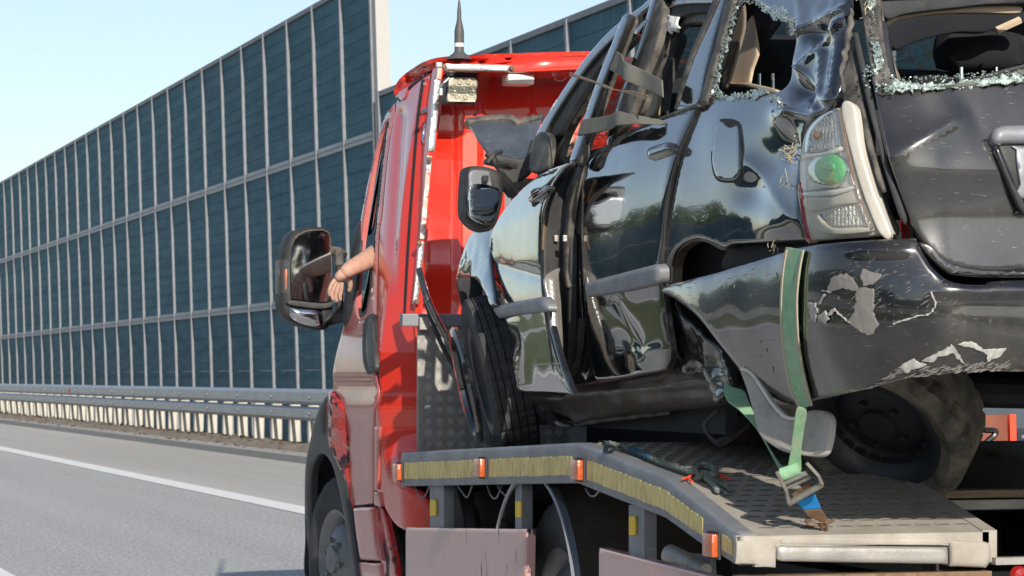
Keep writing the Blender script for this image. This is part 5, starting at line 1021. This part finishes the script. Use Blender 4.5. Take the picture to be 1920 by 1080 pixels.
# ---- bumper
def bumF(p):
    w = p[..., 2]-sbase(p[..., 1]); q = np.clip((.63-w)/.50, 0, 1)
    return suvF(p)-(.02+.060*np.sin(np.pi*q)**.7)*(1-.7*smooth01(p[..., 1], 7.45, 8.05))
S2 = surf_sdf(bumF, 5.3, 14)
def bb(x, y, p): return -.004*nz3(p, 6)+.010*np.exp(-((y-545)/14.)**2)*smooth01(x, 1720, 1800)+.010*np.exp(-((y-470)/10.)**2)*smooth01(x, 1560, 1640)*(1-smooth01(x, 1690, 1720))
bpr = ss('rear_bumper', [(1234, 546, 0), (1240, 537), (1275, 526), (1380, 497), (1460, 472), (1510, 459), (1600, 450), (1700, 444), (1716, 444, 0), (1730, 472), (1752, 503), (1788, 528), (1850, 533), (1925, 524), (2520, 520, 0), (2520, 700, 0), (1925, 700), (1860, 697), (1790, 702), (1700, 713), (1610, 736), (1532, 754), (1480, 768), (1440, 760), (1410, 732), (1380, 695), (1345, 648), (1300, 592), (1262, 562)], 'bumper', surf=S2, off=.0, bump=bb, er=.014, thick=.012, step=7)
def onb(name, pts, mt, off=.003, **k): k.setdefault('step', 4); k.setdefault('er', .001); k.setdefault('thick', .003); return ss(name, pts, mt, bpr, surf=S2, off=off, bump=lambda x, y, p: bb(x, y, p)+(.0012*nz3(p, 70)), **k)
for q in ([(1548, 545), (1560, 520), (1585, 511), (1600, 525), (1610, 541), (1600, 545), (1575, 540), (1556, 549)], [(1611, 520), (1620, 504), (1635, 510), (1655, 514), (1640, 530), (1620, 536)], [(1605, 541), (1640, 540), (1637, 565), (1640, 600), (1648, 611), (1635, 628), (1615, 625), (1590, 605), (1599, 590), (1603, 565)]):
    onb('scraped_patch', rough(q, 1.3, 5), 'grey_patch', sm=False, step=3)
for q in ([(1512, 572), (1516, 567), (1528, 568), (1531, 585), (1527, 605), (1518, 595)], [(1532, 592), (1546, 584), (1549, 592), (1553, 600), (1545, 607), (1536, 601)], [(1548, 588), (1562, 578), (1566, 584), (1552, 594)], [(1728, 676), (1785, 648), (1791, 654), (1816, 692), (1788, 664), (1760, 670), (1744, 683)], [(1795, 646), (1820, 640), (1850, 655), (1888, 652), (1874, 668), (1852, 682), (1851, 666), (1830, 655)], [(1684, 690), (1712, 672), (1720, 680), (1740, 684), (1700, 700)]):
    onb('torn_flake', rough(q, 1.1, 5), 'primer', off=.004+.004*random.random(), sm=False, step=3)
def vein(pts, w, off=.005): P = spline(pts, 4, False); P = P+rng.normal(0, .7, P.shape); w = w*rng.uniform(.4, 1.4, (len(P), 1)); t = np.gradient(P, axis=0); t /= np.linalg.norm(t, axis=1)[:, None]; n_ = np.stack([-t[:, 1], t[:, 0]], 1); return onb('torn_edge', list(map(tuple, P+n_*w/2))+list(map(tuple, (P-n_*w/2)[::-1])), 'primer', off=off, sm=False, step=3)
vein([(1562, 580), (1578, 594), (1592, 606)], 2.4); vein([(1746, 548), (1753, 572), (1742, 588), (1716, 594), (1684, 604), (1674, 606)], 3.4); vein([(1545, 552), (1538, 562), (1534, 572)], 3); vein([(1540, 545), (1556, 548)], 2)
b = MB()
for k in range(150):
    t = random.random(); x = 1632+t*250+random.uniform(-10, 10); y = np.interp(x, [1630, 1680, 1760, 1890], [726, 690, 686, 684])+random.uniform(0, 1)*np.interp(x, [1630, 1700, 1890], [4, 20, 10]); L = random.uniform(4, 18); a = random.uniform(-.75, -.1); w_ = random.uniform(.5, 1.7)
    q = np.array([(x, y), (x+L*.5-w_*math.sin(a), y+L*.5*math.sin(a)-w_), (x+L, y+L*math.sin(a)), (x+L*.5, y+L*.5*math.sin(a)+w_)]); p, n_ = S2(q[:, 0], q[:, 1]); o_ = bb(q[:, 0], q[:, 1], p)+.004; pp = p+n_*o_[:, None]
    b.add(list(pp)+list(pp-n_*.004), [(0, 1, 2, 3), (0, 1, 5, 4), (1, 2, 6, 5), (2, 3, 7, 6), (3, 0, 4, 7)])
for k in range(60):  # fine pale scuffs on bumper cover
    x = random.choice([random.uniform(1260, 1460), random.uniform(1560, 1700), random.uniform(1360, 1470)]); y = np.interp(x, [1260, 1460, 1560, 1700], [540, 490, 462, 452])+abs(random.gauss(0, 1))*random.choice([18, 60, 120]); L = random.uniform(3, 16); a = random.choice([random.uniform(-.3, .1), random.uniform(1.2, 1.9)]); w_ = random.uniform(.3, 1.)
    if y > np.interp(x, [1240, 1345, 1440, 1700], [545, 640, 750, 705])-8: continue
    q = np.array([(x, y), (x+L*.5*math.cos(a)-w_*math.sin(a), y+L*.5*math.sin(a)+w_*math.cos(a)), (x+L*math.cos(a), y+L*math.sin(a)), (x+L*.5*math.cos(a)+w_*math.sin(a), y+L*.5*math.sin(a)-w_*math.cos(a))]); p, n_ = S2(q[:, 0], q[:, 1]); o_ = bb(q[:, 0], q[:, 1], p)+.0018; pp = p+n_*o_[:, None]
    b.add(list(pp)+list(pp-n_*.003), [(0, 1, 2, 3), (0, 1, 5, 4), (1, 2, 6, 5), (2, 3, 7, 6), (3, 0, 4, 7)])
for k in range(110):
    x = random.gauss(1660, 65); y = random.gauss(560, 38)
    if not (1530 < x < 1860 and 480 < y < 680): continue
    L = random.uniform(4, 22); a = random.gauss(-.35, .25); w_ = random.uniform(.25, .8)
    q = np.array([(x, y), (x+L*.5*math.cos(a)-w_*math.sin(a), y+L*.5*math.sin(a)+w_*math.cos(a)), (x+L*math.cos(a), y+L*math.sin(a)), (x+L*.5*math.cos(a)+w_*math.sin(a), y+L*.5*math.sin(a)-w_*math.cos(a))]); p, n_ = S2(q[:, 0], q[:, 1]); o_ = bb(q[:, 0], q[:, 1], p)+.002; pp = p+n_*o_[:, None]
    b.add(list(pp)+list(pp-n_*.004), [(0, 1, 2, 3), (0, 1, 5, 4), (1, 2, 6, 5), (2, 3, 7, 6), (3, 0, 4, 7)])
o = b.obj('scrape_marks', 'grey_patch', bpr); o['kind'] = 'stuff'
ss('bumper_gap', [(1372, 462), (1440, 458), (1512, 455), (1600, 448), (1668, 442), (1690, 450), (1600, 470), (1460, 490), (1380, 505), (1350, 500)], 'dark', off=-.06, step=10)
ss('bumper_step', [(1722, 455), (1740, 480), (1770, 505), (1800, 516), (1925, 520), (2500, 515), (2500, 500), (1925, 505), (1830, 503), (1776, 488), (1748, 462)], 'bumper', off=.0, er=.004, step=8)
# ---- wheel arch, torn inner panel, sill
ss('arch_liner', [(1250, 560), (1254, 492), (1272, 460), (1306, 446), (1345, 455), (1410, 460), (1430, 490), (1380, 510), (1290, 540)], 'dark', off=-.14, step=12)
ss('arch_lip', [(1242, 540), (1246, 496), (1262, 464), (1296, 445), (1330, 447), (1360, 464), (1352, 470), (1326, 456), (1300, 453), (1272, 470), (1260, 498), (1257, 540)], 'mud_sill', qp, off=-.012, step=5, er=.006, thick=.03)
ss('torn_inner_panel', [(1243, 530), (1256, 552), (1290, 590), (1330, 640), (1372, 700), (1366, 735), (1350, 756), (1335, 735), (1318, 706), (1290, 700), (1262, 690), (1254, 640), (1246, 590)], 'black_rear', off=-.05, step=5, er=.005, bump=lambda x, y, p: .030*nz3(p, 9)+.014*np.abs(nz3(p, 22, 3.)), thick=.008)
sl = ss('sill', [(962, 736), (1010, 738), (1058, 742), (1062, 726), (1110, 717), (1180, 706), (1246, 694), (1290, 696), (1325, 708), (1345, 735), (1350, 750), (1330, 764), (1290, 770), (1200, 778), (1100, 790), (1062, 800), (1050, 786), (1010, 776), (975, 768)], 'mud_sill', off=-.045, step=6, er=.015, thick=.04, bump=lambda x, y, p: .012*nz3(p, 7)+.012*np.exp(-((y-np.interp(x, [960, 1340], [750, 715]))/9.)**2)-.03*smooth01(y, 740, 785))
ss('sill_seam', [(1046, 782), (1062, 790), (1150, 782), (1252, 770), (1252, 778), (1150, 790), (1066, 802), (1048, 796)], 'seal', sl, off=-.085, er=.004, step=6)
ss('front_arch_scrap', [(965, 742), (1000, 748), (1030, 775), (1062, 800), (1040, 800), (1000, 785), (975, 772)], 'black_rear', off=-.06, step=5, bump=lambda x, y, p: .02*nz3(p, 14), thick=.01)
# underbody, wheels
b = MB(); b.box((4.0, 6.75, 1.27), (1.3, .5, .06), None, .02); b.box((4.25, 7.3, 1.20), (.30, 1.3, .05)); b.tube([(3.75, 7.6, 1.16), (4.6, 7.5, 1.14)], .05, 10); b.tube([(4.0, 6.5, 1.2), (4.0, 9, 1.10)], .03, 8); b.box((4.2, 6.65, 1.17), (.5, .3, .16), None, .06); b.obj('underbody', 'dark', suv)
rgt, twd, up_ = Vector((CO, -SI, 0)), Vector((-SI, -CO, 0)), Vector((0, 0, 1))
def axis(r_, u_, t_): return (rgt*r_+up_*u_+twd*t_).normalized()
ca = V(PD(1655, 780, 8.33)); wheel(suv, ca, axis(-.42, -.65, .61), .295, .20, .20, 'tyre_mud', 'blackwheel', .045, 5, 22, 120, 'blackwheel')
cf = V(PD(938, 708, 10.35)); af = axis(-.95, -.22, .10); fwheel = wheel(suv, cf, af, .315, .165, .195, 'rubber', 'blackwheel', .04, 5, 0, 140, 'blackwheel', 5)
b = MB(); b.lathe([(.205, .0), (.222, .004), (.226, .02), (.215, .03), (.19, .028), (.185, .01)], cf+af*.115, af, 64, None, True); b.obj('wheel_disc', 'black', fwheel, True)
c2 = Vector((4.62, 7.4, sbase(7.4)+.32)); wheel(suv, c2, (1, 0, 0), .32, .21, .2, 'tyre_mud', 'blackwheel'); wheel(suv, Vector((4.62, 9.7, sbase(9.7)+.33)), (1, 0, 0), .32, .21, .2, 'rubber', 'blackwheel')
b = MB(); b.tube(catmull([PD(1345, 770, 8.4), PD(1322, 795, 8.4), PD(1328, 815, 8.4), PD(1345, 832, 8.4)]), .007, 6); b.tube(catmull([PD(1345, 832, 8.4), PD(1370, 820, 8.4), PD(1400, 795, 8.5)]), .014, 6); b.obj('torn_hose', 'plastic', suv)
fl = ss('mudflap', [(1384, 694), (1391, 689), (1408, 699), (1426, 726), (1446, 757), (1472, 781), (1500, 783), (1520, 769), (1546, 771), (1557, 788), (1553, 825), (1544, 850), (1528, 856), (1500, 853), (1470, 846), (1442, 830), (1426, 814), (1412, 770), (1398, 728)], 'flap', surf=surf_pl(PX(1400, 700, 2.93), PX(1550, 780, 3.02), PX(1450, 830, 2.95)), er=.006, step=6, thick=.012, bump=lambda x, y, p: .010*nz3(p, 9)+.008*np.cos((x-1470)/40.))
ss('flap_rim', [(1384, 694), (1391, 688), (1409, 697), (1428, 724), (1449, 755), (1474, 779), (1500, 781), (1498, 787), (1470, 785), (1444, 760), (1423, 728), (1406, 703), (1392, 695)], 'cream', fl, surf=surf_pl(PX(1400, 700, 2.92), PX(1550, 780, 3.01), PX(1450, 830, 2.94)), er=.004, step=4, thick=.01)
# ------------------------------------------------------------------ straps, ropes, straw, driver
def deckpt(px, py):
    a, c = 5., 14.
    for _ in range(50):
        m = (a+c)/2; p = PD(px, py, m)
        if p[2] > deckz(p[1]): a = m
        else: c = m
    return p
# green ratchet strap over the bumper
st = thing('ratchet_strap', 'faded green ratchet strap over the torn bumper, hooked to the ramp end', 'strap', tuple(deckpt(1545, 993)))
def wide(cs, ws): 
    P = spline(cs, 8, False); w = np.interp(np.linspace(0, 1, len(P)), np.linspace(0, 1, len(ws)), ws); t = np.gradient(P, axis=0); t /= np.linalg.norm(t, axis=1)[:, None]; n = np.stack([-t[:, 1], t[:, 0]], 1)
    return list(map(tuple, P+n*w[:, None]/2))+list(map(tuple, (P-n*w[:, None]/2)[::-1]))
sw = sheet('webbing', wide([(1489, 466), (1483, 500), (1478, 550), (1478, 600), (1482, 650), (1490, 700), (1500, 740), (1510, 764)], [33, 32, 31, 31, 31, 32, 32, 24]), S2, 'strap', st, off=.012, er=.001, thick=.004, step=5)
for sgn in (-1, 1):
    sheet('webbing_edge', [(a, c) for a, c in wide([(1489+sgn*15.5, 468), (1483+sgn*15, 500), (1478+sgn*14.5, 550), (1478+sgn*14.5, 600), (1482+sgn*14.5, 650), (1490+sgn*15, 700), (1500+sgn*15, 740), (1510+sgn*11, 762)], [3, 3])], S2, 'strap_edge', sw, off=.0145, er=0, thick=.003, step=5, sm=False)
d0 = float(np.linalg.norm(S(np.array([1508.]), np.array([758.]))[0][0][:2]-0)); p_ = S2(np.array([1508.]), np.array([750.]))[0][0]; DA = float(p_[0]*SI+p_[1]*CO)-.12
hk = deckpt(1545, 993); DH = float(hk[0]*SI+hk[1]*CO)
def dd(py): return DA+(DH-DA)*max(0., min(1., (py-760)/(993-760)))
def pd(px, py, e=0.): return V(PD(px, py, dd(py)+e))
sheet('webbing_lower', [(1497, 762), (1512, 768), (1513, 775), (1507, 810), (1502, 850), (1501, 880), (1478, 886), (1482, 850), (1488, 805), (1492, 775)], lambda x, y: (np.array([PD(a, c, dd(c)) for a, c in zip(x, y)]), np.broadcast_to(np.array([-SI, -CO, 0.]), (len(x), 3))), 'strap', st, thick=.008, er=.001, step=6)
sheet('return_strand', [(1357, 724), (1362, 712), (1371, 724), (1394, 732), (1404, 752), (1432, 818), (1462, 868), (1482, 884), (1484, 906), (1464, 884), (1420, 806), (1386, 768), (1362, 748)], surf_pl(PX(1360, 720, 3.02), PX(1400, 740, 3.05), PX(1480, 890, 3.02)), 'strap', st, thick=.005, er=.001, step=7)
rt = MB()
A, B_, C_, D_ = pd(1456, 884, -.02), pd(1512, 868, -.02), pd(1541, 908, -.05), pd(1479, 944, -.05)
def bar(mb, a, c, w, h): 
    a, c = Vector(a), Vector(c); t = (c-a).normalized(); s_ = t.cross(twd).normalized(); mb.add([a-s_*w-twd*h, a+s_*w-twd*h, a+s_*w+twd*h, a-s_*w+twd*h, c-s_*w-twd*h, c+s_*w-twd*h, c+s_*w+twd*h, c-s_*w+twd*h], [(0, 1, 2, 3), (4, 5, 6, 7), (0, 1, 5, 4), (1, 2, 6, 5), (2, 3, 7, 6), (3, 0, 4, 7)])
bar(rt, A, pd(1474, 920, -.04), .004, .018); bar(rt, pd(1474, 920, -.04), D_, .004, .018); bar(rt, B_, pd(1534, 892, -.04), .004, .018); bar(rt, pd(1534, 892, -.04), C_, .004, .018)
fr_ = rt.obj('ratchet_frame', 'zinc', st)
rt = MB(); rt.tube([D_, C_], .009, 10); rt.tube([pd(1468, 906, -.03), pd(1514, 886, -.03)], .008, 8); rt.tube([pd(1474, 915, -.02), pd(1520, 893, -.02)], .007, 8); rt.obj('ratchet_bar', 'zinc', fr_, True)
rt = MB(); rt.tube([pd(1466, 890, -.01), pd(1500, 878, -.01)], .019, 12); rt.obj('webbing_roll', 'strap', st, True)
sheet('ratchet_pawl', [(1484, 926), (1520, 905), (1524, 914), (1488, 934)], lambda x, y: (np.array([PD(a, c, dd(c)-.03) for a, c in zip(x, y)]), np.broadcast_to(np.array([-SI, -CO, 0.]), (len(x), 3))), 'rust', fr_, thick=.01, sm=False)
zs = lambda e: (lambda x, y: (np.array([PD(a, c, dd(c)+e) for a, c in zip(x, y)]), np.broadcast_to(np.array([-SI, -CO, 0.]), (len(x), 3))))
sheet('blue_loop', [(1494, 942), (1528, 926), (1540, 953), (1508, 957)], zs(-.01), 'bluetape', st, thick=.008, sm=False, er=.002, step=5)
hkp = sheet('hook_plate', [(1508, 957), (1540, 954), (1553, 974), (1546, 982), (1528, 974), (1514, 968)], zs(-.012), 'rust', st, thick=.006, sm=False, er=.002, step=5)
rt = MB(); q = [pd(1520, 972), pd(1512, 976), pd(1516, 982), pd(1535, 984), pd(1556, 978), pd(1563, 974)]; rt.tube(catmull(q), .005, 8); rt.tube([pd(1540, 978, -.01), pd(1541, 993, -.0)], .005, 8); rt.tube([pd(1549, 978, -.01), pd(1550, 994, -.0)], .005, 8); rt.obj('claw_hook', 'rust', st, True)
# grey webbing wraps round the window frames
gb = thing('grey_webbing', 'upper grey webbing band wrapped across the open front window frame', 'strap', tuple(S(np.array([1190.]), np.array([140.]))[0][0]))
fb = lambda x, y, p: .03*np.exp(-((x-1186)/14.)**2)
sheet('band', [(1143, 88), (1165, 102), (1186, 120), (1240, 150), (1242, 182), (1215, 170), (1182, 152), (1126, 122)], S, 'greybelt', gb, off=.065, bump=fb, er=.001, thick=.004, sm=False, step=5)
gb2 = thing('grey_webbing', 'lower grey webbing band folded round the window frames above the door', 'strap', tuple(S(np.array([1150.]), np.array([230.]))[0][0]))
sheet('band', [(1090, 224), (1130, 218), (1172, 211), (1182, 214), (1225, 218), (1212, 226), (1176, 236), (1140, 244), (1082, 254)], S, 'greybelt', gb2, off=.075, bump=lambda x, y, p: .02*np.exp(-((x-1166)/16.)**2)-.06*smooth01(x, 1185, 1225), er=.001, thick=.004, sm=False, step=5)
tw = thing('straw_twine', 'thin dry twine looped across the front window frames', 'twine', tuple(S(np.array([1120.]), np.array([150.]))[0][0]))
def onS(pts, e): q = np.array(pts, float); p, n = S(q[:, 0], q[:, 1]); dr_ = (p-O)/np.linalg.norm(p-O, axis=1)[:, None]; cs = np.maximum(np.abs((dr_*n).sum(1)), .22); return [V(a-d*(e/c)) for a, d, c in zip(p, dr_, cs)]
for k in range(3):
    b = MB(); b.tube(catmull(onS([(1068, 136+k*3), (1085, 142+k*2), (1112, 152+k), (1135, 160+k*2), (1152, 168), (1190, 172+k*3), (1215, 180+k*4)], .085)), .0018, 5); b.obj('strand', 'twine', tw)
# straw caught by the tail lamp
def tuft(label, px, py, n, L, sd, nm='straw_tuft'):
    r_ = random.Random(sd); p, nn = S(np.array([float(px)]), np.array([float(py)])); o = None; b = MB()
    for k in range(n):
        c = V(p[0])+V(nn[0])*.012+Vector((r_.gauss(0, .012), r_.gauss(0, .012), r_.gauss(0, .015))); d = Vector((r_.gauss(-.4, 1), r_.gauss(-.6, .5), r_.gauss(-.1, 1))).normalized()*L*r_.uniform(.4, 1); b.tube([c-d*.5, c+Vector((r_.gauss(0, .004), -.004, r_.gauss(0, .004))), c+d*.5], .0012, 4)
    o = b.obj(nm, 'straw', None); tag(o, label, 'straw'); return o
tuft('dry straw tuft stuck beside the upper half of the tail lamp', 1490, 290, 22, .055, 1); tuft('dry straw stalks caught beside the lower edge of the tail lamp', 1488, 345, 7, .06, 2); tuft('yellow straw stuck in the corner above the tailgate glass', 1640, 12, 16, .07, 3); tuft('small straw bits on the lip below the quarter panel', 1458, 462, 6, .03, 4)
# rope lying on the deck
rp = thing('frayed_rope', 'frayed grey green rope with a knot lying along the deck edge', 'rope', tuple(deckpt(1240, 872)))
RP = [(1120, 833), (1140, 836), (1162, 842), (1180, 849), (1200, 857), (1222, 867), (1245, 876), (1268, 884), (1290, 891), (1308, 895)]
def rope(mb, pts, r, strands=3, tw_=9):
    P = catmull([V(deckpt(*p))+Vector((0, 0, r*1.7)) for p in pts], 14)
    for s_ in range(strands):
        q = []
        for i, p in enumerate(P):
            t = (P[min(i+1, len(P)-1)]-P[max(i-1, 0)]).normalized(); u = t.orthogonal().normalized(); w_ = t.cross(u); a = i*.38+2*math.pi*s_/strands; q.append(p+(u*math.cos(a)+w_*math.sin(a))*r*.5+Vector((random.gauss(0, .0008), random.gauss(0, .0008), random.gauss(0, .0006))))
        mb.tube(q, r*.9, 6)
b = MB(); rope(b, RP[:4], .0058); rope(b, RP[5:], .0066); b.obj('rope_run', 'rope', rp, True)
b = MB(); rope(b, RP[3:6], .0075); b.obj('rope_splice', 'ropeblue', rp, True)
b = MB(); rope(b, [(1300, 893), (1312, 884), (1328, 884), (1340, 889), (1338, 900), (1322, 898), (1308, 904)], .0085); rope(b, [(1312, 897), (1326, 906), (1340, 918), (1346, 928)], .007); rope(b, [(1330, 902), (1350, 912), (1370, 924)], .005); rope(b, [(1335, 910), (1352, 922), (1362, 930)], .004); b.obj('rope_knot', 'rope', rp, True)
b = MB()
for q in ([(1280, 906), (1292, 902), (1300, 896)], [(1290, 904), (1298, 911)], [(1338, 894), (1354, 900), (1368, 906)]): b.tube([V(deckpt(*p))+Vector((0, 0, .012)) for p in q], .004, 5)
b.obj('orange_cord', 'orange', rp)
# ---- driver
dr = thing('person', 'truck driver resting a bare forearm out of the open side window', 'person', (3.35, 11.45, .9))
def skin(name, verts, edges, radii, mt, parent, root=0, sub=2):
    me = bpy.data.meshes.new(name); me.from_pydata([tuple(v) for v in verts], edges, []); me.update(); o = link(name, me, mt, parent, False)
    md = o.modifiers.new('skin', 'SKIN'); sv = me.skin_vertices[0].data
    for i, r_ in enumerate(radii): sv[i].radius = (r_, r_) if not isinstance(r_, tuple) else r_; sv[i].use_root = i == root
    md.use_smooth_shade = True; s2 = o.modifiers.new('sub', 'SUBSURF'); s2.levels = sub; s2.render_levels = sub; return o
el = Vector(PX(718, 470, 3.02)); wr = Vector(PX(652, 506, 2.80)); sh = Vector((3.14, 11.42, 1.68))
mid = Vector(PX(690, 487, 2.91)); kn = Vector(PX(634, 523, 2.765))
vs = [(3.35, 11.45, .98), (3.35, 11.42, 1.25), (3.35, 11.40, 1.52), (3.35, 11.40, 1.68), (3.35, 11.41, 1.78), (3.35, 11.43, 1.90), (3.35, 11.44, 2.0), sh, el, mid, wr, (3.55, 11.42, 1.66), (3.58, 11.6, 1.40), (3.50, 11.9, 1.42), (3.25, 11.85, 1.0), (3.25, 12.2, .80), (3.45, 11.85, 1.0), (3.45, 12.2, .80), wr*.4+kn*.6]
es = [(0, 1), (1, 2), (2, 3), (3, 4), (4, 5), (5, 6), (2, 7), (7, 8), (8, 9), (9, 10), (2, 11), (11, 12), (12, 13), (0, 14), (14, 15), (0, 16), (16, 17), (10, 18)]
rs = [.15, .15, .17, .07, .07, .10, .08, .075, .053, .047, .035, .075, .05, .04, .085, .06, .085, .06, (.036, .028)]
body = skin('body', vs, es, rs, 'skin', dr, 0, 2)
skin('shirt', [(3.35, 11.45, 1.0), (3.35, 11.42, 1.25), (3.35, 11.40, 1.52), (3.35, 11.40, 1.64), sh, sh*.5+el*.5], [(0, 1), (1, 2), (2, 3), (2, 4), (4, 5)], [.17, .165, .185, .10, .09, .075], 'shirt', dr)
b = MB(); b.lathe([(0, .10), (.06, .085), (.095, .03), (.10, -.03), (.085, -.06)], (3.35, 11.43, 1.95), (0, -.1, 1), 20); b.obj('hair', 'fabric', dr, True)
# hand: palm and five fingers hanging down over the window edge
hv = [wr*.8+kn*.2, wr*.4+kn*.6, kn+(kn-wr)*.15]; he = [(0, 1), (1, 2)]; hr = [(.033, .029), (.040, .027), (.037, .021)]
hand = skin('hand', hv, he, hr, 'skin', dr)
fing = [[(634, 518), (623, 531), (617, 545), (619, 556)], [(636, 521), (627, 536), (622, 552), (625, 564)], [(639, 525), (633, 541), (629, 556), (632, 567)], [(643, 529), (640, 543), (637, 556), (639, 564)]]
for k, fpts in enumerate(fing):
    P = [Vector(PY(x, y, kn.y-.012+.004*k+.006*j)) for j, (x, y) in enumerate(fpts)]; P[0] = P[0]*.7+kn*.3
    skin('finger', P, [(0, 1), (1, 2), (2, 3)], [.0115, .0105, .0092, .0075], 'skin', hand)
P = [Vector(PY(x, y, kn.y+.01+.01*j)) for j, (x, y) in enumerate(((649, 514), (656, 526), (657, 538), (654, 547)))]; skin('thumb', P, [(0, 1), (1, 2), (2, 3)], [.015, .013, .011, .009], 'skin', hand)
